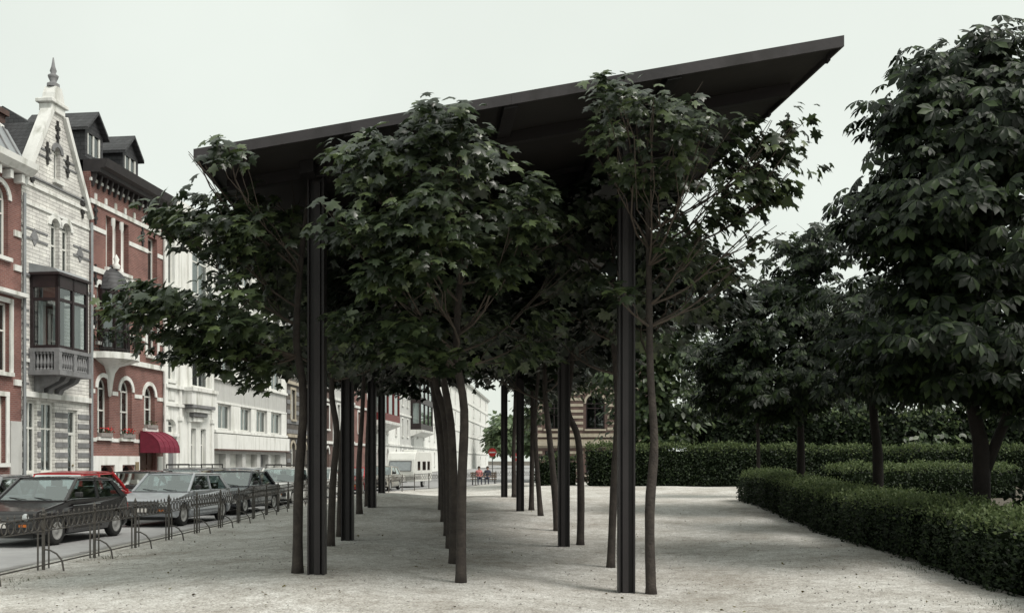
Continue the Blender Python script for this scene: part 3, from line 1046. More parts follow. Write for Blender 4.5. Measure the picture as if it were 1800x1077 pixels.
tree('chestnut_tree', 'thin stemmed young chestnut standing against the tall back hedge', 'tree', tuple(b), [b - Vector((0, 0, .1)), P(1333, 790, 33), P(1331, 720, 33), P(1332, 660, 33)], 33, 0.075,
     [cl(1320, 660, 33, 60, 40, 1.2, 110), cl(1360, 700, 33, 50, 30, 1.0, 80), cl(1280, 690, 33, 50, 35, 1.0, 80)],
     0.28, 'chestnut', 'chestnut_leaf', 'dark_bark', CG, 4, False, 0, rtop=0.4, droop=0.6)

# --- background trees
b = gbase(1160, 47)
tree('linden_tree', 'tall lighter green linden behind the tall hedge, right of the canopy', 'tree', tuple(b), [b, P(1160, 760, 47), P(1162, 650, 47), P(1158, 480, 47)], 47, 0.2,
     [cl(1150, 470, 46.5, 80, 90, 2.2, 700), cl(1190, 560, 46, 60, 80, 2.0, 560), cl(1120, 620, 46, 80, 80, 2.2, 760), cl(1190, 690, 46, 70, 70, 2.0, 560), cl(1120, 720, 46, 55, 50, 1.8, 420), cl(1225, 600, 47, 40, 60, 1.5, 240), cl(1160, 760, 45.5, 70, 25, 1.4, 260), cl(1090, 560, 47, 50, 80, 1.8, 340)],
     0.36, 'oval', 'linden_leaf', 'dark_bark', 'trees beyond the hedge', 7, droop=0.5, rtop=0.4)
b = gbase(985, 52)
tree('linden_tree', 'linden crown seen through the canopy above the banded stone building', 'tree', tuple(b), [b, P(985, 760, 52), P(990, 650, 52)], 52, 0.2,
     [cl(1010, 560, 52, 70, 80, 2.2, 560), cl(1060, 650, 51, 40, 45, 1.8, 360), cl(985, 665, 52, 60, 32, 1.8, 380), cl(1010, 480, 52, 90, 80, 2.2, 420), cl(930, 700, 53, 22, 60, 1.2, 200)],
     0.36, 'oval', 'linden_leaf', 'dark_bark', 'trees beyond the hedge', 7, droop=0.5, rtop=0.4)
b = gbase(1560, 50)
tree('linden_tree', 'dark shaded linden low behind the tall hedge at the far right', 'tree', tuple(b), [b, P(1560, 760, 50), P(1560, 650, 50)], 50, 0.2,
     [cl(1480, 725, 48, 80, 55, 2.0, 520), cl(1580, 715, 48, 90, 60, 2.0, 580), cl(1690, 715, 48, 90, 65, 2.2, 620), cl(1560, 610, 50, 150, 90, 2.5, 620), cl(1790, 700, 48, 90, 90, 2.2, 580), cl(1400, 735, 48, 70, 45, 1.6, 360), cl(1640, 770, 46, 120, 25, 1.2, 360), cl(1880, 690, 48, 90, 100, 2.2, 400)],
     0.36, 'oval', 'linden_leaf', 'dark_bark', 'trees beyond the hedge', 7, droop=0.5, rtop=0.4)
b = gbase(1300, 56)
tree('linden_tree', 'linden filling the gap behind the thin stemmed chestnut, above the tall hedge', 'tree', tuple(b), [b, P(1300, 760, 56), P(1300, 650, 56)], 56, 0.2,
     [cl(1290, 680, 56, 80, 50, 2.2, 500), cl(1290, 620, 56, 70, 60, 2.2, 420), cl(1340, 745, 55, 70, 40, 2.0, 380), cl(1270, 755, 55, 60, 30, 1.6, 200), cl(1400, 690, 56, 80, 70, 2.2, 420)],
     0.38, 'oval', 'linden_leaf', 'dark_bark', 'trees beyond the hedge', 7, droop=0.5, rtop=0.4)
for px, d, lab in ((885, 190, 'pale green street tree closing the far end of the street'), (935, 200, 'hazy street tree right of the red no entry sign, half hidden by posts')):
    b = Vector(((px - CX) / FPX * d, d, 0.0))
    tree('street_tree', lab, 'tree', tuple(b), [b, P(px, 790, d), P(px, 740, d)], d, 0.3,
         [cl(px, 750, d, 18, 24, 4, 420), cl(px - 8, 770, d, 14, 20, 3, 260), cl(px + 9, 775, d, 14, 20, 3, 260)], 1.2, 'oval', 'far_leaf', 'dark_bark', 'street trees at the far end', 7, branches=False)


# ------------------------------------------------------------------ hedges
def hedge(name, label, path, width, height, dens, size, shoot=0.0, clipfar=None):
    """path: centre line points (x,y); rounded box hedge: dark core + leaves over top, sides and ends"""
    p0 = Vector((path[0][0], path[0][1], 0))
    mid = path[len(path) // 2]
    base = Vector((mid[0], mid[1], GZ(*mid)))
    root = thing(name, label, 'hedge', tuple(base))
    # resample
    P2 = [Vector((x, y)) for x, y in path]
    cum = [0]
    for a, b_ in zip(P2, P2[1:]):
        cum.append(cum[-1] + (b_ - a).length)
    Lt = cum[-1]

    def at(s):
        s = min(max(s, 0), Lt)
        for i in range(len(P2) - 1):
            if s <= cum[i + 1] + 1e-9:
                t = (s - cum[i]) / (cum[i + 1] - cum[i])
                c = P2[i].lerp(P2[i + 1], t)
                dr = (P2[i + 1] - P2[i]).normalized()
                return c, dr
        return P2[-1], (P2[-1] - P2[-2]).normalized()
    n = max(4, int(Lt / 0.7))
    m = MB()
    ring = []
    for i in range(n + 1):
        s = Lt * i / n
        c, dr = at(s)
        nr = Vector((dr.y, -dr.x))
        endf = min(1.0, min(s, Lt - s) / (width * 0.5) + 0.25)
        w = width * 0.5 * (0.35 + 0.65 * math.sqrt(min(1, endf))) - 0.07
        z0 = GZ(c.x, c.y)
        h = height - 0.09
        h -= 0.04
        w -= 0.03
        prof = [(-w, 0.0), (-w, h * 0.5), (-w * 0.92, h * 0.8), (-w * 0.6, h * 0.97), (w * 0.6, h * 0.97), (w * 0.92, h * 0.8), (w, h * 0.5), (w, 0.0)]
        r = []
        for q, z in prof:
            wob = 0.03 * math.sin(s * 3.1 + q * 5)
            r.append(len(m.v))
            m.v.append((c.x + nr.x * (q + wob) - base.x, c.y + nr.y * (q + wob) - base.y, z0 + z - base.z - 0.02))
        ring.append(r)
    for a, b_ in zip(ring, ring[1:]):
        for k in range(7):
            m.f.append((a[k], a[k + 1], b_[k + 1], b_[k]))
    m.f.append(tuple(ring[0]))
    m.f.append(tuple(ring[-1][::-1]))
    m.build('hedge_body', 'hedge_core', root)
    per = 2 * height + width
    N = int(Lt * per * dens)
    S = RNG.uniform(-0.15, Lt + 0.15, N)
    U = RNG.uniform(0, per, N)
    pos = np.zeros((N, 3))
    nrm = np.zeros((N, 3))
    top = np.zeros(N, bool)
    for i in range(N):
        s = S[i]
        c, dr = at(s)
        nr = Vector((dr.y, -dr.x))
        endf = min(1.0, max(0, min(s, Lt - s)) / (width * 0.5) + 0.25)
        w = width * 0.5 * (0.35 + 0.65 * math.sqrt(min(1, endf)))
        u = U[i]
        bumpy = 0.07 * math.sin(s * 2.3) + 0.05 * math.sin(s * 5.7 + 1 + u) + 0.04 * math.sin(s * 11 + 3 * u) + RNG.normal(0, 0.04)
        if u < height:
            q, z, nn = -w - bumpy * 0.6, u, (-nr.x, -nr.y, 0.25)
        elif u < height + width:
            q, z, nn = ((u - height) / width * 2 - 1) * w, height + bumpy * 0.6, (0, 0, 1.0)
            z -= 0.10 * height * (abs(q) / w) ** 4
            q *= 0.9
            top[i] = True
        else:
            q, z, nn = w + bumpy * 0.6, u - height - width, (nr.x, nr.y, 0.25)
        if z > height * 0.7 and not top[i]:
            q *= 1 - 0.16 * ((z / height - 0.7) / 0.3) ** 2
            top[i] = RNG.uniform() < 0.7 * (z / height - 0.7) / 0.3
        ex = dr * (s if s < 0 else (s - Lt if s > Lt else 0))
        pos[i] = (c.x + nr.x * q + ex.x, c.y + nr.y * q + ex.y, GZ(c.x, c.y) + z)
        nrm[i] = nn
    tip = RNG.normal(0, 1, (N, 3))
    tip += nrm * 0.9
    tip[:, 2] += np.where(top, 0.6, 0.15)
    nrm2 = nrm + RNG.normal(0, 0.5, (N, 3))
    nrm2[:, 2] += 0.35
    pos += RNG.normal(0, 0.03, (N, 3))
    sz = size * RNG.uniform(0.6, 1.3, N)
    fr = frames(nrm2, tip)
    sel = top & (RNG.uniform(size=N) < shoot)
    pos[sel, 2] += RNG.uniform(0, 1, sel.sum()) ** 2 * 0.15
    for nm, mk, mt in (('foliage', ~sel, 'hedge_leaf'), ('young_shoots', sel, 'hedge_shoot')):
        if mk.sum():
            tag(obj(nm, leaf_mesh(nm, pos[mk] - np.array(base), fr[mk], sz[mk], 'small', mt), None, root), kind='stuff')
    return root


def planting_bed():
    ys = np.linspace(5, 43, 40)
    v, f = [], []
    for y in ys:
        xl = float(np.interp(y, [5, 12, 17, 24, 30, 31.5, 43], [6.6, 6.9, 7.15, 7.55, 7.8, 9.6, 9.8]))
        for t in np.linspace(0, 1, 14):
            x = xl + (33 - xl) * t
            v.append((x, float(y), GZ(x, y) + 0.035))
    for i in range(len(ys) - 1):
        for j in range(13):
            f.append((i * 14 + j, i * 14 + j + 1, (i + 1) * 14 + j + 1, (i + 1) * 14 + j))
    m = MB()
    m.v, m.f = v, f
    tag(m.build('planting_bed', 'earth', smooth=True), kind='structure')


planting_bed()
hedge('low_hedge', 'long low clipped hedge in the right foreground with rounded far end', [(6.55, 6.5), (6.8, 11.7), (7.05, 17), (7.5, 24), (7.75, 30.6)], 1.35, 0.82, 1000, 0.058, 0.85)
hedge('low_hedge', 'short low hedge with bright green top behind the tree trunks', [(10.6, 31.8), (13, 32.2), (16.5, 32.4)], 2.2, 1.0, 420, 0.08, 0.9)
hedge('tall_hedge', 'tall dark clipped hedge across the back of the gravel, pale new tips', [(3.4, 42.6), (9, 42.6), (15, 42.4), (22, 41.8), (27, 41)], 1.2, 1.72, 300, 0.11, 0.85)
hedge('tall_hedge', 'lower gappy hedge seen between the right row of trunks before the banded building', [(1.2, 44.4), (2.9, 44.2)], 1.0, 1.25, 200, 0.13, 0.3)
hedge('shrub_row', 'tall loose row of dark shrubs closing the park behind the tall hedge', [(8.6, 46.6), (14, 46.8), (20, 46.4), (30, 45.5)], 2.2, 3.3, 110, 0.24, 0.25)
hedge('dark_shrub', 'dark rounded shrub under the chestnut at the right edge', [(8.3, 15.2), (10.5, 15.9), (12.5, 16.3)], 1.6, 1.25, 230, 0.14, 0.0)


# ------------------------------------------------------------------ houses along the street
# two straight facade lines; local frame: x along the facade to the right, y into the house, z up
A1 = math.atan2(1, 0.1176)
O1 = Vector(((158 - CX) / FPX * 37.0, 37.0, 0.0))
A2 = math.atan2(1, 0.05)
D2 = 34856.0 / (1100 - 375)
O2 = Vector(((375 - CX) / FPX * D2, D2, 0.0))


def F1(x, y=None, n=0.0):
    """photo pixel -> (u, z) on facade line 1, standing n metres proud of it"""
    # point O1 + u*U + n*N ; N = (sinA1, -cosA1)
    ux, uy = math.cos(A1), math.sin(A1)
    ox, oy = O1.x + n * math.sin(A1), O1.y - n * math.cos(A1)
    k = (x - CX) / FPX
    u = (k * oy - ox) / (ux - k * uy)
    d = oy + u * uy
    return u if y is None else (u, EYE + (HY - y) * d / FPX)


def F2(x, y=None, n=0.0):
    ux, uy = math.cos(A2), math.sin(A2)
    ox, oy = O2.x + n * math.sin(A2), O2.y - n * math.cos(A2)
    k = (x - CX) / FPX
    u = (k * oy - ox) / (ux - k * uy)
    d = oy + u * uy
    return u if y is None else (u, EYE + (HY - y) * d / FPX)


def rect(u0, u1, z0, z1):
    return [(u0, z0), (u1, z0), (u1, z1), (u0, z1)]


def arch(u0, u1, z0, z1, n=8, rise=None):
    r = (u1 - u0) / 2
    rise = r if rise is None else rise
    zc = z1 - rise
    pts = [(u0, z0), (u1, z0)]
    for i in range(n + 1):
        a = math.pi * i / n
        pts.append(((u0 + u1) / 2 + r * math.cos(a), zc + rise * math.sin(a)))
    return pts


def inside(p, poly):
    c = False
    n = len(poly)
    for i in range(n):
        (x1, y1), (x2, y2) = poly[i], poly[(i + 1) % n]
        if (y1 > p[1]) != (y2 > p[1]) and p[0] < (x2 - x1) * (p[1] - y1) / (y2 - y1) + x1:
            c = not c
    return c


def wall(name, outer, holes, mat, parent, thick=0.3, y0=0.0):
    """facade sheet with real openings and reveals"""
    vs_, es = [], []
    for lp in [outer] + holes:
        n = len(vs_)
        vs_ += [Vector(p) for p in lp]
        es += [(n + i, n + (i + 1) % len(lp)) for i in range(len(lp))]
    V, E, F, *_ = delaunay_2d_cdt(vs_, es, [], 0, 1e-5)
    m = MB()
    m.v = [(p.x, y0, p.y) for p in V]
    for t in F:
        c = (sum(V[i].x for i in t) / len(t), sum(V[i].y for i in t) / len(t))
        if inside(c, outer) and not any(inside(c, h) for h in holes):
            m.f.append(tuple(t))
    for lp in [outer] + holes:
        k = len(lp)
        for i in range(k):
            a, b = lp[i], lp[(i + 1) % k]
            m.quad((a[0], y0, a[1]), (b[0], y0, b[1]), (b[0], y0 + thick, b[1]), (a[0], y0 + thick, a[1]))
    return m.build(name, mat, parent)


def window(parent, u0, u1, z0, z1, shape='rect', frame='window_white', nx=2, tr=(), fw=0.07, rec=0.16, curtain='curtain', sill=None, drape=0.62, rise=None, y0=0.0, surround=None):
    """frame with bars, one pane object per light, curtain behind, sill in front"""
    zc = z1
    if shape == 'arch':
        rise = (u1 - u0) / 2 if rise is None else rise
        zc = z1 - rise
    m = MB()
    ya, yb = y0 + rec, y0 + rec + 0.06
    m.box(u0, u0 + fw, ya, yb, z0, zc)
    m.box(u1 - fw, u1, ya, yb, z0, zc)
    m.box(u0 + fw, u1 - fw, ya, yb, z0, z0 + fw)
    if shape == 'arch':
        o = arch(u0, u1, z0, z1, 10, rise)[2:]
        cx = (u0 + u1) / 2
        r = (u1 - u0) / 2
        inn = [(cx + (p[0] - cx) * (r - fw) / r, zc + (p[1] - zc) * (rise - fw) / rise) for p in o]
        for i in range(len(o) - 1):
            for yy in (ya,):
                m.quad((*_xz(o[i], ya),), (*_xz(o[i + 1], ya),), (*_xz(inn[i + 1], ya),), (*_xz(inn[i], ya),))
            m.quad(_xz(inn[i], ya), _xz(inn[i + 1], ya), _xz(inn[i + 1], yb), _xz(inn[i], yb))
        ztop = zc
    else:
        m.box(u0 + fw, u1 - fw, ya, yb, z1 - fw, z1)
        ztop = z1 - fw
    xs = [u0 + fw + (u1 - u0 - 2 * fw) * i / nx for i in range(nx + 1)]
    zs = [z0 + fw] + [z0 + (z1 - z0) * t for t in tr] + [ztop]
    for x in xs[1:-1]:
        m.box(x - 0.028, x + 0.028, ya + 0.004, yb - 0.004, z0 + fw, ztop)
    for z in zs[1:-1] + ([zc] if shape == 'arch' else []):
        m.box(u0 + fw, u1 - fw, ya + 0.002, yb - 0.002, z - 0.03, z + 0.03)
    w = m.build('window', frame, parent)
    yp = ya + 0.035
    for i in range(len(xs) - 1):
        for j in range(len(zs) - 1):
            MB().quad((xs[i], yp, zs[j]), (xs[i + 1], yp, zs[j]), (xs[i + 1], yp, zs[j + 1]), (xs[i], yp, zs[j + 1])).build('pane', 'glass', w)
    if shape == 'arch':
        m = MB()
        m.v = [_xz(p, yp) for p in arch(u0 + fw, u1 - fw, zc, z1 - fw, 10, rise - fw)]
        m.f = [tuple(range(len(m.v)))]
        m.build('pane', 'glass', w)
    if curtain:
        m = MB()
        n = 16
        top = z1 if shape != 'arch' else z1 - 0.1
        segs = [(u0, u0 + (u1 - u0) * drape / 2), (u1 - (u1 - u0) * drape / 2, u1)] if drape < 1 else [(u0, u1)]
        for a, b in segs:
            k0 = len(m.v)
            for i in range(n + 1):
                x = a + (b - a) * i / n
                y = yb + 0.10 + 0.03 * math.sin(i * 2.1)
                m.v += [(x, y, z0), (x, y, top)]
            for i in range(n):
                q = k0 + 2 * i
                m.f.append((q, q + 2, q + 3, q + 1))
        m.build('curtain', curtain, w)
    if sill:
        MB().box(u0 - 0.10, u1 + 0.10, y0 - 0.12, y0 + rec + 0.01, z0 - 0.13, z0 - 0.003).build('sill', sill, w)
    if surround:
        m = MB()
        t = 0.16
        if shape == 'arch':
            o = arch(u0, u1, z0, z1, 12, rise)[2:]
            cx = (u0 + u1) / 2
            r = (u1 - u0) / 2
            out = [(cx + (p[0] - cx) * (r + t) / r, zc + (p[1] - zc) * (rise + t) / rise) for p in o]
            for i in range(len(o) - 1):
                m.prism([o[i], o[i + 1], out[i + 1], out[i]], 'y', y0 - 0.045, y0 + 0.02)
        else:
            m.box(u0 - t, u1 + t, y0 - 0.045, y0 + 0.02, z1, z1 + t)
            m.box(u0 - t, u0, y0 - 0.04, y0 + 0.02, z0, z1)
            m.box(u1, u1 + t, y0 - 0.04, y0 + 0.02, z0, z1)
        m.build('surround', surround, w)
    return w


def _xz(p, y):
    return (p[0], y, p[1])


def shell(root, u0, u1, z1, depth=9.0, mat='dark_brick', z0=-0.1):
    """side and back walls, dark rooms behind the windows"""
    m = MB()
    m.box(u0 + 0.01, u0 + 0.25, 0.3, depth, z0, z1)
    m.box(u1 - 0.25, u1 - 0.01, 0.3, depth, z0, z1)
    m.box(u0 + 0.25, u1 - 0.25, depth - 0.3, depth, z0, z1)
    m.build('side_wall', mat, root)
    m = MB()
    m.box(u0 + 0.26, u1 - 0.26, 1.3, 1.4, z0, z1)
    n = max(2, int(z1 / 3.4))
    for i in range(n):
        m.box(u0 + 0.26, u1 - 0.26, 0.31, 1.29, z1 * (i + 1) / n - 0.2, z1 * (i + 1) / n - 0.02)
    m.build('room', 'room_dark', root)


def band(root, name, u0, u1, z0, z1, proud, mat):
    return MB().box(u0, u1, -proud, 0.04, z0, z1).build(name, mat, root)


def anchor(root, u, z):
    """iron wall anchor"""
    m = MB().box(u - 0.045, u + 0.045, -0.05, 0.01, z - 0.40, z + 0.40)
    m.box(u - 0.13, u + 0.13, -0.055, 0.008, z + 0.08, z + 0.2)
    m.box(u - 0.11, u + 0.11, -0.055, 0.008, z - 0.22, z - 0.12)
    m.build('wall_anchor', 'iron', root)


def baluster_mesh(h, r=0.05):
    p = [(r * 0.9, 0), (r * 0.9, h * 0.08), (r * 0.45, h * 0.14), (r, h * 0.38), (r * 0.8, h * 0.5), (r * 0.4, h * 0.75), (r * 0.4, h * 0.85), (r * 0.9, h * 0.9), (r * 0.9, h)]
    return MB().lathe(p, 8).mesh('baluster')


# ---------- house 1: white stone gable with dark oriel
def gable_house():
    u0, u1 = F1(38), F1(157)
    root = thing('gable_house', 'narrow white stone house with pointed gable, finial and dark wooden bay window', 'house', tuple(O1), A1)
    ze = 10.95
    apex_u = (u0 + u1) / 2 - 0.05
    za = 14.15
    outer = [(u0, -0.1), (u1, -0.1), (u1, ze), (apex_u + 0.36, za), (apex_u - 0.36, za), (u0, ze + 0.15)]
    holes = []
    wins = []
    # pair of arched windows in the second floor
    wc = (F1(88) + F1(123)) / 2 + 0.02
    zb, zt = 8.25, 10.35
    for s in (-1, 1):
        a, b = (wc - 0.62, wc - 0.08) if s < 0 else (wc + 0.08, wc + 0.62)
        holes.append(arch(a, b, zb, zt))
        wins.append((a, b, zb, zt, 'arch'))
    gu = apex_u + 0.03
    holes.append(arch(gu - 0.20, gu + 0.20, 11.75, 12.95))
    wins.append((gu - 0.20, gu + 0.20, 11.75, 12.95, 'arch'))
    # ground floor: two windows and the door
    g = [(F1(41) + 0.1, F1(61) + 0.12), (F1(72), F1(96))]
    for a, b in g:
        holes.append(rect(a, b, 1.25, 3.75))
        wins.append((a, b, 1.25, 3.75, 'g'))
    da, db = F1(119), F1(136)
    holes.append(rect(da, db, 0.35, 3.55))
    wall('wall', outer, holes, 'white_brick', root)
    shell(root, u0, u1, ze)
    for a, b, z0, z1, k in wins:
        if k == 'arch':
            window(root, a, b, z0, z1, 'arch', nx=1 if b - a < 0.5 else 2, tr=(0.55,) if z1 < 11 else (), fw=0.05, surround='blue_stone' if z1 > 11 else 'white_stone', sill='white_stone', drape=0.9)
        else:
            window(root, a, b, z0, z1, 'rect', nx=2, tr=(0.62,), fw=0.09, rec=0.10, sill='white_stone', curtain='curtain_grey', drape=1.0)
    # door
    m = MB().box(da, da + 0.09, 0.1, 0.2, 0.35, 3.55).box(db - 0.09, db, 0.1, 0.2, 0.35, 3.55).box(da + 0.09, db - 0.09, 0.1, 0.2, 2.62, 2.72).box(da + 0.09, db - 0.09, 0.1, 0.2, 3.46, 3.55)
    m.box(da + 0.09, db - 0.09, 0.12, 0.18, 0.35, 0.9).box(da + 0.09, da + 0.2, 0.12, 0.18, 0.9, 2.62).box(db - 0.2, db - 0.09, 0.12, 0.18, 0.9, 2.62)
    dr = m.build('door', 'window_white', root)
    MB().quad((da + 0.2, 0.15, 0.9), (db - 0.2, 0.15, 0.9), (db - 0.2, 0.15, 2.62), (da + 0.2, 0.15, 2.62)).build('pane', 'glass', dr)
    MB().quad((da + 0.09, 0.15, 2.72), (db - 0.09, 0.15, 2.72), (db - 0.09, 0.15, 3.46), (da + 0.09, 0.15, 3.46)).build('pane', 'glass', dr)
    MB().lathe([(0, -0.0), (0.04, 0.02), (0.04, 0.05), (0, 0.07)], 8, (db - 0.15, 0.05, 1.5), 'y').build('door_handle', 'brass_sign', dr)
    # darker quoin blocks beside the ground floor openings
    for uu in (u0 + 0.02, g[0][1] + 0.03, g[1][1] + 0.03, db + 0.03):
        e = {0: 0}.get(0)
        lim = {u0 + 0.02: g[0][0] - 0.02, g[0][1] + 0.03: g[1][0] - 0.02, g[1][1] + 0.03: da - 0.02, db + 0.03: u1 - 0.02}[uu]
        for k in range(9):
            z = 0.36 + k * 0.36
            if z + 0.3 < 3.7:
                MB().box(uu, lim, -0.035, 0.02, z, z + 0.17).build('quoin_block', 'blue_stone', root)
    band(root, 'plinth', u0, da - 0.02, -0.05, 0.95, 0.07, 'white_stone')
    band(root, 'plinth', db + 0.02, u1, -0.05, 0.34, 0.07, 'blue_stone')
    MB().box(da - 0.05, db + 0.05, -0.35, 0.12, 0.0, 0.33).build('step', 'blue_stone', root)
    band(root, 'string_course', u0, u1, 3.86, 4.05, 0.14, 'white_stone')
    band(root, 'string_course', u0, u1, 5.05, 5.17, 0.07, 'white_stone')
    for z in (8.0, 9.28, 9.62, 10.45, 11.05, 11.3):
        w_ = wc
        if 8.2 < z < 10.2:
            band(root, 'string_course', u0, wc - 0.80, z, z + 0.07, 0.03, 'blue_stone')
            band(root, 'string_course', wc + 0.80, u1, z, z + 0.07, 0.03, 'blue_stone')
        elif z < 10.9:
            band(root, 'string_course', u0, u1, z, z + 0.09, 0.05, 'blue_stone' if z < 8.1 else 'white_stone')
    for z in (11.12, 11.45, 12.35, 12.6):
        f = (z - ze) / (za - ze)
        a, b = u0 + (apex_u - 0.36 - u0) * f + 0.12, u1 + (apex_u + 0.36 - u1) * f - 0.12
        if z > 11.7:
            band(root, 'string_course', a, gu - 0.38, z, z + 0.06, 0.03, 'blue_stone')
            band(root, 'string_course', gu + 0.38, b, z, z + 0.06, 0.03, 'blue_stone')
        else:
            band(root, 'string_course', a, b, z, z + 0.10 if z < 11.3 else z + 0.06, 0.06, 'white_stone' if z < 11.3 else 'blue_stone')
    for k in range(7):
        z = 4.3 + k * 0.5
        MB().box(u0 + 0.02, F1(52) - 0.05, -0.02, 0.01, z, z + 0.06).build('string_course', 'blue_stone', root)
    # diamonds in the masonry
    for uu in (F1(60), F1(140)):
        MB().prism([(uu - 0.22, 9.4), (uu, 9.1), (uu + 0.22, 9.4), (uu, 9.72)], 'y', -0.03, 0.01).build('diamond_ornament', 'blue_stone', root)
    for uu, zz in ((u0 + 0.55, 11.55), (gu - 0.62, 12.55), (gu + 0.62, 12.45), (u1 - 0.5, 11.2), (gu, 13.5)):
        anchor(root, uu, zz)
    # coping of the gable, pedestal and finial
    for (a, b) in (((u0 - 0.03, ze + 0.1), (apex_u - 0.42, za)), ((u1 + 0.03, ze - 0.05), (apex_u + 0.42, za))):
        MB().bar((a[0], 0.08, a[1]), (b[0], 0.08, b[1]), 0.45, 0.17).build('gable_coping', 'white_stone', root)
    MB().box(apex_u - 0.42, apex_u + 0.42, -0.08, 0.42, za, za + 0.28).box(apex_u - 0.52, apex_u + 0.52, -0.16, 0.5, za + 0.28, za + 0.42).build('pedestal', 'white_stone', root, bevel=0.02)
    MB().prism([(apex_u - 0.34, za + 0.42), (apex_u + 0.34, za + 0.42), (apex_u + 0.28, za + 0.68), (apex_u + 0.15, za + 0.95), (apex_u - 0.15, za + 0.95), (apex_u - 0.28, za + 0.68)], 'y', -0.1, 0.36).build('pediment', 'white_stone', root)
    MB().lathe([(0.22, 0), (0.22, 0.12), (0.1, 0.2), (0.17, 0.35), (0.19, 0.42), (0.08, 0.5), (0.12, 0.6), (0.07, 0.75), (0.02, 1.08), (0.0, 1.09)], 10, (apex_u, 0.13, za + 0.95)).build('finial', 'blue_stone', root, smooth=True)
    for uu in (u0 + 0.12, u1 - 0.12):
        MB().lathe([(0.1, 0), (0.12, 0.1), (0.05, 0.16), (0.13, 0.32), (0.06, 0.46), (0.0, 0.6)], 8, (uu, 0.1, ze + 0.02)).build('finial', 'white_stone', root, smooth=True)
    # roof behind the gable: ridge runs into the block
    m = MB()
    m.prism([(u0 + 0.05, ze - 0.1), (apex_u, za - 0.25), (u1 - 0.05, ze - 0.1)], 'y', 0.32, 9)
    m.build('roof', 'slate', root)
    MB().box(apex_u - 1.0, apex_u + 0.9, 2.6, 3.4, za - 1.6, za + 0.35).box(apex_u - 1.1, apex_u + 1.0, 2.5, 3.5, za + 0.35, za + 0.55).build('chimney', 'dark_brick', root)
    # oriel
    a, b = F1(52), F1(155, None, 1.05)
    dpt = 1.05
    z0, z1 = 5.55, 8.05
    m = MB()
    pw = 0.11
    ys = -dpt
    for (x, y) in ((a, ys), (b - pw, ys), ((a + b) / 2 - pw / 2, ys), (a, -0.02 - pw), (b - pw, -0.02 - pw)):
        m.box(x, x + pw, y, y + pw, z0, z1)
    m.box(a, b, ys, ys + 0.1, z1 - 0.42, z1).box(a, a + 0.1, ys + 0.1, -0.01, z1 - 0.42, z1).box(b - 0.1, b, ys + 0.1, -0.01, z1 - 0.42, z1)
    for z in (z0, z0 + 1.62):
        m.box(a + pw, b - pw, ys + 0.015, ys + 0.095, z, z + 0.10).box(a + 0.015, a + 0.095, ys + pw, -0.02, z, z + 0.10).box(b - 0.095, b - 0.015, ys + pw, -0.02, z, z + 0.10)
    m.box(a - 0.08, b + 0.08, ys - 0.08, -0.01, z1, z1 + 0.09)
    ori = m.build('oriel', 'oriel_wood', root)
    mid = (a + b) / 2
    for (x0, x1) in ((a + pw, mid - pw / 2), (mid + pw / 2, b - pw)):
        for (q0, q1) in ((z0 + 0.1, z0 + 1.62), (z0 + 1.72, z1 - 0.42)):
            MB().quad((x0, ys + 0.05, q0), (x1, ys + 0.05, q0), (x1, ys + 0.05, q1), (x0, ys + 0.05, q1)).build('pane', 'glass', ori)
    for x in (a + 0.05, b - 0.05):
        for (q0, q1) in ((z0 + 0.1, z0 + 1.62), (z0 + 1.72, z1 - 0.42)):
            MB().quad((x, ys + pw, q0), (x, -0.13, q0), (x, -0.13, q1), (x, ys + pw, q1)).build('pane', 'glass', ori)
    for (x0, x1, y) in ((a + 0.12, a + 0.5, -0.25), (b - 0.5, b - 0.12, ys + 0.25), (a + 0.12, a + 0.4, ys + 0.25)):
        m = MB()
        for i in range(13):
            x = x0 + (x1 - x0) * i / 12
            yy = y + 0.035 * math.sin(i * 1.9)
            m.v += [(x, yy, z0 + 0.05), (x, yy, z0 + 1.65)]
        m.f = [(2 * i, 2 * i + 2, 2 * i + 3, 2 * i + 1) for i in range(12)]
        m.build('curtain', 'curtain', ori)
    MB().box(a + 0.15, b - 0.15, ys + 0.15, -0.15, z0 - 0.02, z0 + 0.03).build('floor', 'room_dark', ori)
    MB().box(a + 0.12, b - 0.12, -0.012, -0.004, z0 + 0.1, z1 - 0.4).build('back_panel', 'room_dark', ori)
    m = MB()
    m.prism([(0, z1 + 0.09), (ys - 0.05, z1 + 0.09), (ys + 0.1, z1 + 0.22), (0, z1 + 0.42)], 'x', a - 0.05, b + 0.05)
    m.build('oriel_roof', 'zinc', ori)
    # balustrade and corbels
    bz = 4.78
    m = MB()
    m.box(a - 0.1, b + 0.1, ys - 0.12, -0.0, bz - 0.16, bz).box(a - 0.07, b + 0.07, ys - 0.09, ys + 0.1, z0 - 0.14, z0 - 0.012).box(a - 0.07, a + 0.1, ys + 0.1, 0, z0 - 0.14, z0 - 0.012).box(b - 0.1, b + 0.07, ys + 0.1, 0, z0 - 0.14, z0 - 0.012)
    for (x, y) in ((a, ys), (b, ys), (mid, ys), (a, -0.14), (b, -0.14)):
        m.box(x - 0.09, x + 0.09, y - 0.08, y + 0.1, bz, z0 - 0.14)
    bal = m.build('balustrade', 'blue_stone', root)
    bme = baluster_mesh(z0 - 0.14 - bz, 0.065)
    bme.materials.append(MATS['blue_stone'])
    for (x0, x1) in ((a + 0.12, mid - 0.1), (mid + 0.1, b - 0.12)):
        for i in range(5):
            share('baluster', bme, bal, (x0 + (x1 - x0) * (i + 0.5) / 5, ys, bz))
    for x in (a, b):
        for i in range(5):
            share('baluster', bme, bal, (x, ys + 0.16 + 0.13 * (i + 0.5), bz))
    MB().box(a + 0.1, b - 0.1, ys + 0.3, ys + 0.34, bz, z0 - 0.15).build('back_board', 'oriel_wood', bal)
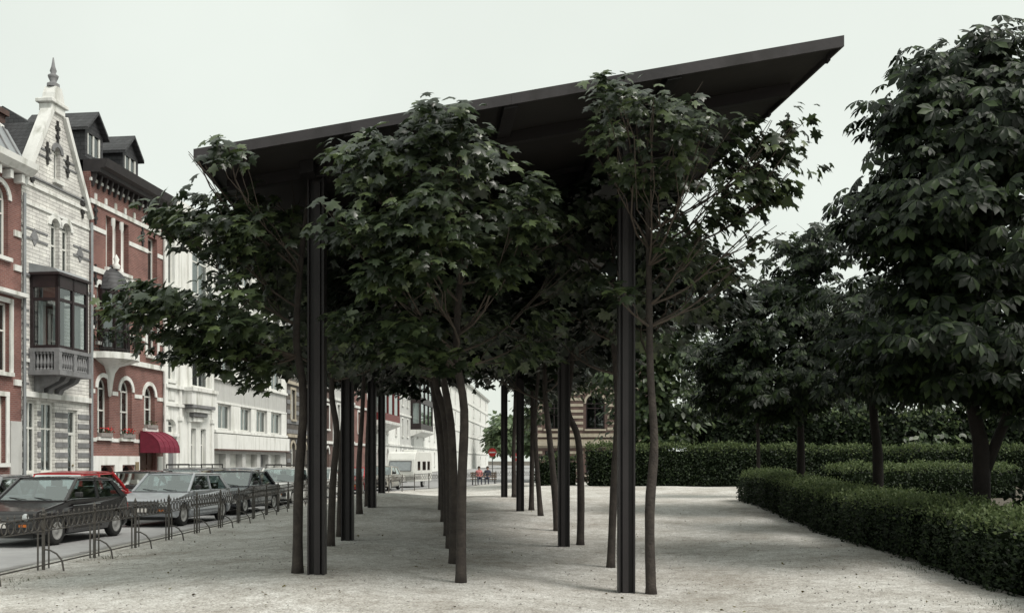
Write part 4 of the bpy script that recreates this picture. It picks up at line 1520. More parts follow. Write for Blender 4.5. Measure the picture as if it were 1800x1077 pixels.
    for uu in (a + 0.25, mid - 0.1, b - 0.4):
        MB().prism([(0, 3.95), (-0.1, 3.95), (-0.22, 4.2), (-0.75, 4.45), (-0.85, bz - 0.16), (0, bz - 0.16)], 'x', uu, uu + 0.26).build('corbel', 'blue_stone', root)
    # rain pipe
    MB().tube([(u1 - 0.02, -0.12, 0.1), (u1 - 0.02, -0.12, ze - 0.2)], 0.05, 6).build('rain_pipe', 'zinc', root)
    MB().tube([(u0 + 0.02, -0.1, 0.1), (u0 + 0.02, -0.1, ze - 0.2)], 0.05, 6).build('rain_pipe', 'zinc', root)


gable_house()


# ---------- house 2: red brick with white bands, dormers, domed oriel, red awning
def brick_house():
    u0, u1 = F1(158.5), F1(286.5)
    root = thing('brick_house', 'red brick house with white stone bands, two slate dormers and arched ground windows', 'house', tuple(O1), A1)
    zt = 12.75
    holes, W = [], []

    def add(h, *a, **k):
        holes.append(h)
        W.append((a, k))
    # top floor: triple light and single
    ta, tb = F1(186), F1(226)
    wd = (tb - ta - 0.36) / 3
    for i in range(3):
        a = ta + i * (wd + 0.18)
        add(rect(a, a + wd, 9.3, 11.35), a, a + wd, 9.3, 11.35, nx=1, tr=(0.7,), fw=0.06, rec=0.22, drape=0.8)
    a, b = F1(260), F1(276)
    add(rect(a, b, 9.45, 11.3), a, b, 9.45, 11.3, nx=1, tr=(0.7,), fw=0.06, rec=0.22, drape=0.7)
    sa, sb = a, b
    # first floor: narrow arched light left, door of the balcony, window right
    na, nb = F1(170), F1(178.5)
    add(arch(na, nb, 6.3, 8.55), na, nb, 6.3, 8.55, 'arch', nx=1, tr=(0.6,), fw=0.05, rec=0.15, surround='white_stone', sill='white_stone', drape=1.0)
    ra, rb = F1(258), F1(276)
    add(rect(ra, rb, 6.2, 8.3), ra, rb, 6.2, 8.3, nx=2, tr=(0.7,), fw=0.06, rec=0.2, surround='white_stone', sill='white_stone')
    # ground floor arches
    for x0, x1, z0, z1 in ((171, 192, 2.60, 4.95), (211, 232, 2.60, 4.98), (253, 272, 3.05, 4.9)):
        a, b = F1(x0), F1(x1)
        add(arch(a, b, z0, z1), a, b, z0, z1, 'arch', nx=2, tr=(0.45,), fw=0.06, rec=0.2, surround='white_stone', sill='white_stone', drape=0.75)
    # cellar lights
    for x0, x1 in ((175, 200), (213, 236)):
        a, b = F1(x0), F1(x1)
        add(arch(a, b, 0.55, 1.5, 8, 0.4), a, b, 0.55, 1.5, 'arch', nx=2, fw=0.06, rec=0.2, frame='iron', curtain=None, rise=0.4)
    da, db = F1(246), F1(274)
    holes.append(rect(da, db, 0.3, 2.45))
    wall('wall', rect(u0, u1, -0.1, zt), holes, 'red_brick', root)
    shell(root, u0, u1, zt)
    for a, k in W:
        window(root, *a, **k)
    # stone dressings between the triple lights
    for i in range(2):
        a = ta + (i + 1) * wd + i * 0.18
        MB().lathe([(0.1, 9.3), (0.1, 9.42), (0.06, 9.5), (0.055, 10.9), (0.1, 11.05), (0.1, 11.35)], 8, (a + 0.09, 0.02, 0)).build('colonnette', 'white_stone', root, smooth=True)
    # plinth pieces around the openings, painted white
    edges = [u0] + [F1(x) for x in (175, 200, 213, 236)] + [da - 0.12]
    for i in range(0, 6, 2):
        band(root, 'plinth', edges[i], edges[i + 1], -0.05, 1.86, 0.06, 'white_paint')
    for i in range(1, 5, 2):
        band(root, 'plinth', edges[i], edges[i + 1], 1.502, 1.86, 0.06, 'white_paint')
        band(root, 'plinth', edges[i], edges[i + 1], -0.05, 0.54, 0.06, 'white_paint')
    band(root, 'plinth', db + 0.12, u1, -0.05, 1.86, 0.06, 'white_paint')
    # bands
    full = [(11.55, 11.72, 0.05), (12.40, 12.52, 0.05), (8.95, 9.15, 0.06), (5.62, 5.82, 0.12)]
    for z0, z1, p in full:
        band(root, 'stone_band', u0, u1, z0, z1, p, 'white_stone')

    def gaps(z0, z1, ivs):
        e = u0
        for a, b in sorted(ivs) + [(u1, u1)]:
            if a - e > 0.05:
                band(root, 'stone_band', e, a, z0, z1, 0.035, 'white_stone')
            e = b
    gaps(10.55, 10.72, [(ta - 0.02, tb + 0.02), (sa - 0.02, sb + 0.02)])
    gaps(7.9, 8.05, [(na - 0.2, nb + 0.2), (F1(178) + 0.1, F1(225)), (ra - 0.2, rb + 0.2)])
    gaps(6.75, 6.88, [(na - 0.2, nb + 0.2), (F1(178) + 0.1, F1(225)), (ra - 0.2, rb + 0.2)])
    gaps(4.28, 4.44, [(F1(171) - 0.2, F1(192) + 0.2), (F1(211) - 0.2, F1(232) + 0.2), (F1(253) - 0.2, F1(272) + 0.2)])
    gaps(2.42, 2.56, [(F1(171) - 0.1, F1(192) + 0.1), (F1(211) - 0.1, F1(232) + 0.1), (da - 0.1, db + 0.1)])
    band(root, 'stone_band', ta - 0.1, tb + 0.1, 9.16, 9.29, 0.14, 'white_stone')
    # rows of white blocks above the top windows
    for i in range(8):
        u = u0 + 0.35 + i * (u1 - u0 - 0.7) / 7
        MB().box(u - 0.07, u + 0.07, -0.05, 0.02, 11.74, 11.98).build('stone_block', 'white_stone', root)
    # toothed frieze under the cornice
    n = 15
    for i in range(n):
        u = u0 + 0.12 + i * (u1 - u0 - 0.24) / (n - 1)
        MB().prism([(0.0, 12.2), (-0.06, 12.2), (-0.2, 12.62), (-0.2, 12.72), (0.0, 12.72)], 'x', u - 0.05, u + 0.05).build('cornice_bracket', 'cornice_wood', root)
    MB().prism([(0.3, 12.72), (-0.38, 12.72), (-0.40, 12.86), (-0.62, 12.92), (-0.70, 13.22), (0.3, 13.22)], 'x', u0 + 0.01, u1 - 0.01).build('cornice', 'cornice_wood', root)
    for uu, zz in ((F1(167), 11.2), (F1(250), 11.15), (F1(167), 8.85), (F1(166), 7.2)):
        anchor(root, uu, zz)
    # roof with dormers
    MB().prism([(0.0, 13.2), (3.6, 15.4), (9, 13.2)], 'x', u0 + 0.01, u1 - 0.01).build('roof', 'slate', root)
    for xa, xb in ((150, 176), (216, 243)):
        a = F1(xa, None, -0.25)
        w = 1.25
        b = a + w
        zb, zw, zp = 13.2, 14.45, 15.15
        y0 = 0.25
        c = (a + b) / 2
        dm = MB().box(a, a + 0.16, y0, y0 + 1.9, zb, zw).box(b - 0.16, b, y0, y0 + 1.9, zb, zw).box(a + 0.16, b - 0.16, y0, y0 + 0.12, zb, zb + 0.3).box(a + 0.16, b - 0.16, y0, y0 + 0.12, zw - 0.12, zw)
        dm.prism([(a, zw), (b, zw), (c, zp)], 'y', y0 + 0.02, y0 + 0.14)
        dorm = dm.build('dormer', 'slate', root)
        m = MB()
        m.prism([(a - 0.16, zw - 0.12), (a - 0.16, zw + 0.0), (c, zp + 0.12), (c, zp)], 'y', y0 - 0.2, y0 + 2.6)
        m.prism([(b + 0.16, zw - 0.12), (b + 0.16, zw + 0.0), (c, zp + 0.12), (c, zp)], 'y', y0 - 0.2, y0 + 2.6)
        m.build('dormer_roof', 'slate', dorm)
        m = MB().box(a + 0.16, a + 0.26, y0 + 0.02, y0 + 0.1, zb + 0.3, zw - 0.12).box(b - 0.26, b - 0.16, y0 + 0.02, y0 + 0.1, zb + 0.3, zw - 0.12).box(c - 0.04, c + 0.04, y0 + 0.02, y0 + 0.1, zb + 0.3, zw - 0.12)
        m.build('dormer_frame', 'window_white', dorm)
        for p0, p1 in ((a + 0.26, c - 0.04), (c + 0.04, b - 0.26)):
            MB().quad((p0, y0 + 0.06, zb + 0.3), (p1, y0 + 0.06, zb + 0.3), (p1, y0 + 0.06, zw - 0.12), (p0, y0 + 0.06, zw - 0.12)).build('pane', 'glass', dorm)
        MB().box(a + 0.17, b - 0.17, y0 + 0.5, y0 + 0.55, zb + 0.1, zw - 0.05).build('curtain', 'curtain_grey', dorm)
    # domed oriel above the balcony
    oc = (F1(192, None, 0.45) + F1(229, None, 0.45)) / 2
    r = 0.62
    z0, z1 = 6.0, 8.35
    m = MB()
    ang = [math.pi + math.pi * i / 4 for i in range(5)]
    pts = [(oc + r * math.cos(t) * 1.15, r * 0.95 * math.sin(t) - 0.08) for t in ang]
    for p in pts:
        m.box(p[0] - 0.055, p[0] + 0.055, p[1] - 0.055, p[1] + 0.055, z0, z1)
    for p, q in zip(pts, pts[1:]):
        for z in (z0 + 0.05, z0 + 0.75, z1 - 0.10):
            m.bar((p[0], p[1], z), (q[0], q[1], z), 0.09, 0.12)
    ori = m.build('oriel', 'oriel_wood', root)
    for p, q in zip(pts, pts[1:]):
        for a, b in ((z0 + 0.1, z0 + 0.7), (z0 + 0.8, z1 - 0.15)):
            MB().quad((p[0], p[1], a), (q[0], q[1], a), (q[0], q[1], b), (p[0], p[1], b)).build('pane', 'glass', ori)
    for p, q in zip(pts, pts[1:]):
        s = 0.86
        m = MB()
        for i in range(9):
            t = i / 8
            x = oc + ((p[0] + (q[0] - p[0]) * t) - oc) * s
            y = (p[1] + (q[1] - p[1]) * t) * s + 0.015 * math.sin(i * 2)
            m.v += [(x, y, z0 + 0.1), (x, y, z1 - 0.2)]
        m.f = [(2 * i, 2 * i + 2, 2 * i + 3, 2 * i + 1) for i in range(8)]
        m.build('curtain', 'curtain', ori)
    m = MB()
    prof = [(1.22, 0), (1.25, 0.07), (1.1, 0.14), (1.02, 0.4), (0.78, 0.68), (0.42, 0.88), (0.16, 0.95), (0.16, 1.02), (0.0, 1.1)]
    m.lathe([(a * r * 0.98, h + z1) for a, h in prof], 12, (oc, -0.06, 0), 'z', math.pi, 2 * math.pi)
    m.build('dome', 'slate', ori, smooth=True)
    MB().lathe([(0.12, 0), (0.16, 0.15), (0.07, 0.25), (0.12, 0.4), (0.0, 0.6)], 8, (oc, -0.3, z1 + 0.9)).build('finial', 'white_stone', ori, smooth=True)
    # balcony slab with corbel, iron railing and plants
    bz = 5.84
    bp = [(oc + 1.15 * math.cos(t) * 1.05, 1.12 * math.sin(t)) for t in [math.pi + math.pi * i / 8 for i in range(9)]]
    MB().prism(bp, 'z', bz - 0.20, bz + 0.05).build('balcony', 'white_stone', root)
    MB().lathe([(0.0, bz - 1.65), (0.08, bz - 1.6), (0.12, bz - 1.3), (0.16, bz - 1.0), (0.22, bz - 0.7), (0.38, bz - 0.45), (0.8, bz - 0.32), (1.08, bz - 0.21)], 12, (oc, 0, 0), 'z', math.pi, 2 * math.pi).build('corbel', 'white_stone', root, smooth=True)
    m = MB()
    rp = [(oc + 1.08 * math.cos(t) * 1.05, 1.05 * math.sin(t)) for t in [math.pi + math.pi * i / 24 for i in range(25)]]
    for z in (bz + 0.15, bz + 0.85):
        m.tube([(p[0], p[1], z) for p in rp], 0.022, 5)
    rl = m.build('railing', 'iron', root)
    bar = MB().tube([(0, 0, 0), (0, 0, 0.8)], 0.014, 5).mesh('railing_bar')
    bar.materials.append(MATS['iron'])
    for p in rp:
        share('railing_bar', bar, rl, (p[0], p[1], bz + 0.05))
    N = 420
    k = RNG.uniform(0, 1, N)
    t = math.pi + math.pi * k
    pos = np.stack([oc + 1.13 * np.cos(t) * 1.05 + RNG.normal(0, 0.05, N), 1.1 * np.sin(t) + RNG.normal(0, 0.06, N), bz + 0.35 + RNG.beta(2, 2, N) * 0.65], 1)
    nn = RNG.normal(0, 0.6, (N, 3))
    nn[:, 1] -= 0.5
    nn[:, 2] += 0.6
    tag(obj('balcony_plants', leaf_mesh('balcony_plants', pos, frames(nn, RNG.normal(0, 1, (N, 3))), RNG.uniform(0.08, 0.17, N), 'oval', 'hedge_leaf'), None, root), kind='stuff')
    # awning over the door
    a, b = da - 0.12, db + 0.25
    n = 8
    m = MB()
    prof = [(-0.07, 2.92), (-0.3, 2.88), (-0.6, 2.74), (-0.85, 2.5), (-0.95, 2.25), (-0.97, 2.0)]
    for i, (y, z) in enumerate(prof):
        m.v += [(a, y, z), (b, y, z)]
    for i in range(len(prof) - 1):
        m.f.append((2 * i, 2 * i + 1, 2 * i + 3, 2 * i + 2))
    k0 = len(m.v)
    for u in (a, b):
        k = len(m.v)
        m.v += [(u, y, z) for y, z in prof] + [(u, -0.07, 2.0)]
        m.f.append(tuple(range(k, k + len(prof) + 1)))
    aw = m.build('awning', 'awning_cloth', root)
    m = MB()
    for i in range(5):
        u = a + (b - a) * i / 4
        m.tube([(u, y * 1.008, z * 1.003) for y, z in prof], 0.012, 4)
    m.build('awning_hoop', 'awning_cloth', aw)
    # door
    m = MB().box(da, db, 0.15, 0.22, 0.3, 2.45)
    for i in range(2):
        for j in range(2):
            w = (db - da) / 2
            m.box(da + i * w + 0.14, da + (i + 1) * w - 0.14, 0.12, 0.15, 0.5 + j * 1.0, 1.35 + j * 0.95)
    dr = m.build('door', 'brown_door', root)
    MB().lathe([(0.0, -0.02), (0.035, 0.0), (0.035, 0.04)], 8, ((da + db) / 2 - 0.08, 0.09, 1.3), 'y').build('door_handle', 'brass_sign', dr)
    MB().box(da - 0.05, db + 0.05, -0.3, 0.14, 0.0, 0.29).build('step', 'blue_stone', root)
    MB().box(da - 0.5, da - 0.24, -0.09, -0.055, 1.2, 1.62).build('name_plate', 'brass_sign', root)
    # flower boxes
    for x0, x1, z in ((171, 192, 2.62), (211, 232, 2.62), (253, 272, 3.07)):
        a, b = F1(x0), F1(x1)
        fb = MB().box(a + 0.02, b - 0.02, -0.17, 0.05, z - 0.01, z + 0.14).build('flower_box', 'flower_pot', root)
        N = 60
        pos = np.stack([RNG.uniform(a, b, N), RNG.uniform(-0.2, 0.05, N), z + 0.12 + RNG.uniform(0, 0.2, N)], 1)
        tag(obj('geranium_leaves', leaf_mesh('geranium_leaves', pos, frames(RNG.normal(0, 1, (N, 3)), RNG.normal(0, 1, (N, 3))), RNG.uniform(0.06, 0.1, N), 'oval', 'linden_leaf'), None, fb), kind='stuff')
        if x0 < 250:
            pos = np.stack([RNG.uniform(a, b, 40), RNG.uniform(-0.24, 0.0, 40), z + 0.22 + RNG.uniform(0, 0.14, 40)], 1)
            tag(obj('geranium_flowers', leaf_mesh('geranium_flowers', pos, frames(RNG.normal(0, 1, (40, 3)), RNG.normal(0, 1, (40, 3))), RNG.uniform(0.06, 0.1, 40), 'oval', 'flower_red'), None, fb), kind='stuff')
    MB().tube([(u1 - 0.05, -0.12, 0.1), (u1 - 0.05, -0.12, 12.6)], 0.05, 6).build('rain_pipe', 'white_paint', root)
    # sign arm at the left of the oriel
    MB().tube([(F1(166), 0, 7.45), (F1(168), -1.3, 7.5)], 0.03, 6).build('flag_arm', 'wood_slats', root)


brick_house()


# ---------- house 0: red brick at the left edge
def edge_house():
    u0, u1 = F1(-70), F1(37.2)
    root = thing('brick_house', 'red brick house with zinc mansard cut by the left edge of the picture', 'house', tuple(O1), A1)
    zt = 11.3
    holes, W = [], []
    uw = F1(6)
    for a, b, z0, z1, k in ((F1(-20), F1(14), 8.4, 10.8, 'arch'), (F1(-12), F1(17), 4.6, 6.9, 'rect'), (F1(-14), F1(10), 1.6, 3.8, 'rect')):
        holes.append(arch(a, b, z0, z1) if k == 'arch' else rect(a, b, z0, z1))
        W.append((a, b, z0, z1, k))
    wall('wall', rect(u0, u1, -0.1, zt), holes, 'red_brick', root)
    shell(root, u0, u1, zt)
    for a, b, z0, z1, k in W:
        window(root, a, b, z0, z1, k, nx=2, tr=(0.6,), fw=0.08, surround='white_stone', sill='white_stone', drape=0.9)
    for z0, z1, p in ((0.0, 3.0, 0.05),):
        band(root, 'plinth', F1(12) + 0.15, u1 - 0.02, z0, z1, p, 'grey_render')
    for z in (9.2, 8.05, 7.15, 4.2):
        for a, b in ((F1(17) + 0.2, u1 - 0.05),):
            band(root, 'stone_band', a, b, z, z + 0.2, 0.06, 'white_stone')
    band(root, 'stone_band', u0, u1, 6.95 + 0.22, 7.3, 0.3, 'white_stone')
    for i in range(9):
        u = u0 + 0.3 + i * 0.6
        if u < u1 - 0.2:
            MB().box(u - 0.08, u + 0.08, -0.3, 0.0, 10.98, 11.25).build('cornice_bracket', 'white_stone', root)
    MB().prism([(0.3, 11.3), (-0.35, 11.3), (-0.55, 11.5), (-0.58, 11.7), (0.3, 11.7)], 'x', u0, u1 + 0.12).build('cornice', 'white_paint', root)
    ms = MB().prism([(-0.2, 11.72), (0.5, 12.9), (0.7, 12.9), (0.7, 11.72)], 'x', u0, u1).build('mansard', 'zinc', root)
    for i in range(6):
        u = u0 + i * (u1 - u0) / 5.5
        MB().bar((u, -0.21, 11.74), (u, 0.49, 12.92), 0.06, 0.05).build('seam', 'blue_stone', ms)
    MB().prism([(0.7, 11.72), (0.7, 12.9), (3.6, 15.0), (9, 12)], 'x', u0, u1).build('roof', 'slate', root)
    MB().prism([(0.6, 12.88), (0.62, 13.05), (3.6, 15.15), (3.6, 14.95)], 'x', u1 - 0.15, u1).build('verge', 'white_paint', root)


edge_house()


# ---------- house 3: white classical house with console
def classical_house():
    u0, u1 = F1(287.5), F1(374.5)
    root = thing('white_house', 'white classical house with pilasters and carved console beside the red awning', 'house', tuple(O1), A1)
    zt = 13.4
    holes, W = [], []

    def add(a, b, z0, z1, k='rect', **kw):
        holes.append(arch(a, b, z0, z1, 8, 0.3) if k == 'arch' else rect(a, b, z0, z1))
        W.append((a, b, z0, z1, k, kw))
    da, db = F1(289.5), F1(310)
    add(da, db, 0.3, 2.7)
    add(da + 0.05, db - 0.05, 2.9, 3.55, 'arch', rise=0.3)
    add(F1(294), F1(307), 5.3, 8.2, drape=0.7)
    add(F1(338), F1(369), 5.2, 8.0, drape=1.0)
    add(F1(335), F1(345), 0.9, 3.2, drape=1.0)
    add(F1(353), F1(362), 0.9, 3.2, drape=1.0)
    add(F1(294), F1(307), 9.6, 12.0)
    add(F1(338), F1(369), 9.6, 12.0, drape=1.0)
    wall('wall', rect(u0, u1, -0.1, zt), holes, 'white_paint', root)
    shell(root, u0, u1, zt)
    for i, (a, b, z0, z1, k, kw) in enumerate(W):
        if i == 0:
            dr = MB().box(a, b, 0.15, 0.22, z0, z1).box(a + 0.12, b - 0.12, 0.12, 0.15, 0.5, 1.3).box(a + 0.12, b - 0.12, 0.12, 0.15, 1.5, 2.7).build('door', 'blue_stone', root)
        else:
            window(root, a, b, z0, z1, k, nx=2 if b - a > 0.9 else 1, tr=(0.66,) if z1 - z0 > 2 else (), fw=0.07, curtain='curtain_grey' if i in (3, 4, 5) else 'curtain', sill='white_paint', **kw)
    band(root, 'plinth', db + 0.1, u1, -0.05, 0.55, 0.08, 'blue_stone')
    for z0, z1, p in ((4.12, 4.26, 0.12), (4.93, 5.08, 0.16), (9.0, 9.2, 0.15), (13.0, 13.4, 0.4)):
        band(root, 'string_course', u0, u1, z0, z1, p, 'white_paint')
    for u in (u0 + 0.03, F1(313), F1(329), u1 - 0.3):
        band(root, 'pilaster', u, u + 0.24, 0.6, 12.98, 0.085, 'white_paint')
        band(root, 'capital', u - 0.05, u + 0.29, 3.5, 3.7, 0.14, 'white_paint')
    a, b = F1(330, None, 0.3), F1(374, None, 0.3)
    MB().box(a, b, -0.5, 0, 4.28, 4.9).box(a - 0.06, b + 0.06, -0.58, 0, 4.9, 5.06).build('balcony', 'white_stone', root)
    for k, (w_, z0_, z1_) in enumerate(((0.15, 4.12, 4.27), (0.4, 3.93, 4.115), (0.62, 3.74, 3.925), (0.82, 3.5, 3.735))):
        MB().box(a + w_, b - w_, -0.52 + 0.1 * k, 0, z0_, z1_).build('corbel', 'white_stone' if k % 2 else 'blue_stone', root, bevel=0.02)
    MB().box(u0 + 0.4, F1(307), -0.05, 0.01, 4.4, 4.8).build('frieze_panel', 'white_stone', root)
    MB().prism([(0, zt), (4.5, 15.2), (9, zt)], 'x', u0 + 0.01, u1 - 0.01).build('roof', 'slate', root)
    for x in (F1(332), F1(352)):
        MB().box(x, x + 0.34, -0.1, -0.085, 0.7, 1.25).build('cellar_grille', 'iron', root)


classical_house()


# ---------- house 4: white modern block with garages
def garage_block():
    u0, u1 = F2(375.5), F2(503)
    root = thing('garage_block', 'plain pale grey modern block with rows of windows above white garage doors', 'apartment block', tuple(O2), A2)
    zt = 13.2
    holes, W = [], []
    ww = 1.55
    rows = [(3.25, 4.55), (5.9, 7.3), (8.5, 9.9), (11.1, 12.4)]
    xs = [(381, 407), (421, 442), (449, 470), (475, 495)]
    for z0, z1 in rows:
        for x0, x1 in xs:
            a, b = F2(x0) + 0.1, F2(x1) - 0.1
            holes.append(rect(a, b, z0, z1))
            W.append((a, b, z0, z1))
    gs = [(377, 397), (404, 426), (432, 452), (458, 472), (476, 493)]
    G = []
    for x0, x1 in gs:
        a, b = F2(x0), F2(x1)
        holes.append(rect(a, b, 0.14, 2.02))
        G.append((a, b))
    wall('wall', rect(u0, u1, -0.1, zt), holes, 'grey_render', root, 0.45)
    shell(root, u0, u1, zt)
    for i, (a, b, z0, z1) in enumerate(W):
        window(root, a, b, z0, z1, nx=2, tr=(), fw=0.09, rec=0.12, curtain='curtain_grey' if i % 3 else 'curtain', drape=(0.9, 1.0, 0.5, 0.8)[i % 4])
    for z0, z1 in rows:
        band(root, 'sill_band', u0 + 0.02, u1 - 0.02, z0 - 0.16, z0 - 0.02, 0.12, 'white_paint')
        band(root, 'lintel_band', u0 + 0.02, u1 - 0.02, z1 + 0.02, z1 + 0.13, 0.05, 'white_paint')
        e = u0 + 0.02
        for a, b in sorted((q[0], q[1]) for q in W if q[2] == z0):
            band(root, 'pier', e, a - 0.01, z0 - 0.015, z1 + 0.015, 0.03, 'white_paint')
            e = b + 0.01
        band(root, 'pier', e, u1 - 0.02, z0 - 0.015, z1 + 0.015, 0.03, 'white_paint')
    MB().box(u0 + 0.02, u1 - 0.02, -0.22, 0.02, 2.26, 3.02).build('balcony_front', 'white_paint', root)
    MB().box(u0 + 0.02, u1 - 0.02, -0.25, 0.02, 2.19, 2.255).build('canopy_edge', 'brown_door', root)
    for i, (a, b) in enumerate(G):
        m = MB().box(a, b, 0.36, 0.41, 0.14, 2.02)
        for k in range(5):
            m.box(a + 0.03, b - 0.03, 0.345, 0.36, 0.18 + k * 0.365, 0.52 + k * 0.365)
        m.build('garage_door' if i != 3 else 'door', 'window_white' if i != 3 else 'blue_stone', root)
    MB().box(u0 - 0.02, u1, -0.3, 9, zt, zt + 0.25).build('roof', 'zinc', root)


garage_block()


# ---------- further houses down the street
def row_house(label, x0, x1, zt, wallmat, floors, nwin, frame='window_white', trim='white_stone', bands=0, bay=None, name='town_house', roofh=2.2, stripe=None, winw=0.95):
    u0, u1 = F2(x0), F2(x1)
    root = thing(name, label, 'house', tuple(O2), A2)
    holes, W = [], []
    fh = zt / floors
    for f in range(floors):
        for i in range(nwin):
            c = u0 + (u1 - u0) * (i + 0.5) / nwin
            z0 = f * fh + fh * 0.28
            z1 = f * fh + fh * 0.84
            w = min(winw, (u1 - u0) / nwin * 0.55)
            if bay and bay[0] <= c <= bay[1] and bay[2] - 0.3 < z0 < bay[3]:
                continue
            k = 'arch' if f == 0 else 'rect'
            holes.append(arch(c - w / 2, c + w / 2, z0, z1) if k == 'arch' else rect(c - w / 2, c + w / 2, z0, z1))
            W.append((c - w / 2, c + w / 2, z0, z1, k))
    wall('wall', rect(u0 + 0.01, u1 - 0.01, -0.1, zt), holes, wallmat, root)
    shell(root, u0, u1, zt)
    for i, (a, b, z0, z1, k) in enumerate(W):
        window(root, a, b, z0, z1, k, frame=frame, nx=2, tr=(0.65,), fw=0.09, surround=trim, sill=trim, drape=(0.5, 0.9, 0.7)[i % 3])
    for f in range(1, floors + 1):
        band(root, 'string_course', u0 + 0.02, u1 - 0.02, f * fh - 0.22, f * fh - 0.02, 0.12, trim)
    if stripe:
        z = 0.3
        while z < zt - 0.4:
            e = u0 + 0.02
            ivs = sorted((a - 0.17, b + 0.17) for a, b, q0, q1, k in W if q0 - 0.15 < z < q1 + 0.2)
            for a, b in ivs + [(u1 - 0.02, u1)]:
                if a - e > 0.06:
                    MB().box(e, a, -0.035, 0.01, z, z + 0.26).build('stone_band', stripe, root)
                e = b
            z += 0.62
    MB().prism([(0.3, zt), (-0.35, zt), (-0.5, zt + 0.3), (0.3, zt + 0.3)], 'x', u0 + 0.01, u1 - 0.01).build('cornice', trim, root)
    MB().prism([(0.1, zt + 0.28), (4.5, zt + roofh), (9, zt)], 'x', u0 + 0.01, u1 - 0.01).build('roof', 'slate', root)
    if bay:
        a, b, z0, z1, dp, bm = bay
        m = MB()
        nb = 3
        for i in range(nb + 1):
            x = a + (b - a) * i / nb
            m.box(x - 0.12, x + 0.12, -dp, -dp + 0.2, z0, z1)
        for x in (a, b):
            m.box(x - 0.12, x + 0.12, -0.25, -0.03, z0, z1)
        nf = max(1, round((z1 - z0) / 3.2))
        for k in range(nf + 1):
            z = z0 + (z1 - z0 - 0.7) * k / nf
            m.box(a - 0.15, b + 0.15, -dp - 0.03, -0.02, z, z + 0.7)
        by = m.build('bay', bm, root)
        for k in range(nf):
            p0 = z0 + (z1 - z0 - 0.7) * k / nf + 0.7
            p1 = z0 + (z1 - z0 - 0.7) * (k + 1) / nf
            for i in range(nb):
                xa, xb = a + (b - a) * i / nb + 0.12, a + (b - a) * (i + 1) / nb - 0.12
                pn = MB().quad((xa, -dp + 0.1, p0), (xb, -dp + 0.1, p0), (xb, -dp + 0.1, p1), (xa, -dp + 0.1, p1)).build('pane', 'glass', by)
                MB().quad((xa, -dp + 0.22, p0), (xb, -dp + 0.22, p0), (xb, -dp + 0.22, p1), (xa, -dp + 0.22, p1)).build('curtain', 'curtain', by)
            for x in (a, b):
                MB().quad((x, -dp + 0.2, p0), (x, -0.25, p0), (x, -0.25, p1), (x, -dp + 0.2, p1)).build('pane', 'glass', by)
                s = 0.1 if x == a else -0.1
                MB().quad((x + s, -dp + 0.2, p0), (x + s, -0.25, p0), (x + s, -0.25, p1), (x + s, -dp + 0.2, p1)).build('curtain', 'curtain', by)
        MB().prism([(0, z0 - 0.75), (-0.25, z0 - 0.7), (-dp - 0.15, z0 - 0.25), (-dp - 0.2, z0 - 0.003), (0, z0 - 0.003)], 'x', a - 0.25, b + 0.25).build('bay_balcony', trim, root)
    return root


row_house('dark banded stone house next to the garage block, seen between the front left trunks', 504, 545, 13.5, 'dark_stone', 4, 2, trim='cream_stone', stripe='blue_stone')
row_house('dark brick house farther along, seen between the left posts', 545, 585, 12.5, 'dark_brick', 4, 2, trim='white_stone')
row_house('grey rendered house behind the parked white cars, between the left posts', 585, 622, 13.0, 'grey_render', 4, 2)
row_house('red brick house seen just left of the third left post', 622, 655, 12.6, 'red_brick', 4, 2)
ub0, ub1 = F2(655), F2(703)
row_house('white house with dark red wooden bay window left of the caravan', 655, 703, 13.5, 'white_paint', 4, 3, bay=(F2(667, None, 1.0), F2(697, None, 1.0), 5.3, 9.6, 1.3, 'red_wood'), frame='red_wood')
row_house('pale grey stone house directly behind the caravan', 703, 728, 13.5, 'grey_render', 4, 3)
row_house('white house with dark brown bay and arched ground floor beyond the caravan', 728, 776, 13.5, 'white_paint', 4, 5, bay=(F2(737, None, 1.0), F2(758, None, 1.0), 5.2, 12.0, 1.2, 'oriel_wood'))
row_house('white stucco house seen behind the cluster of middle trunks', 776, 812, 13.5, 'white_stone', 4, 4)
row_house('tall white end house near the no entry sign', 812, 858, 15.5, 'white_paint', 5, 4, winw=1.6)


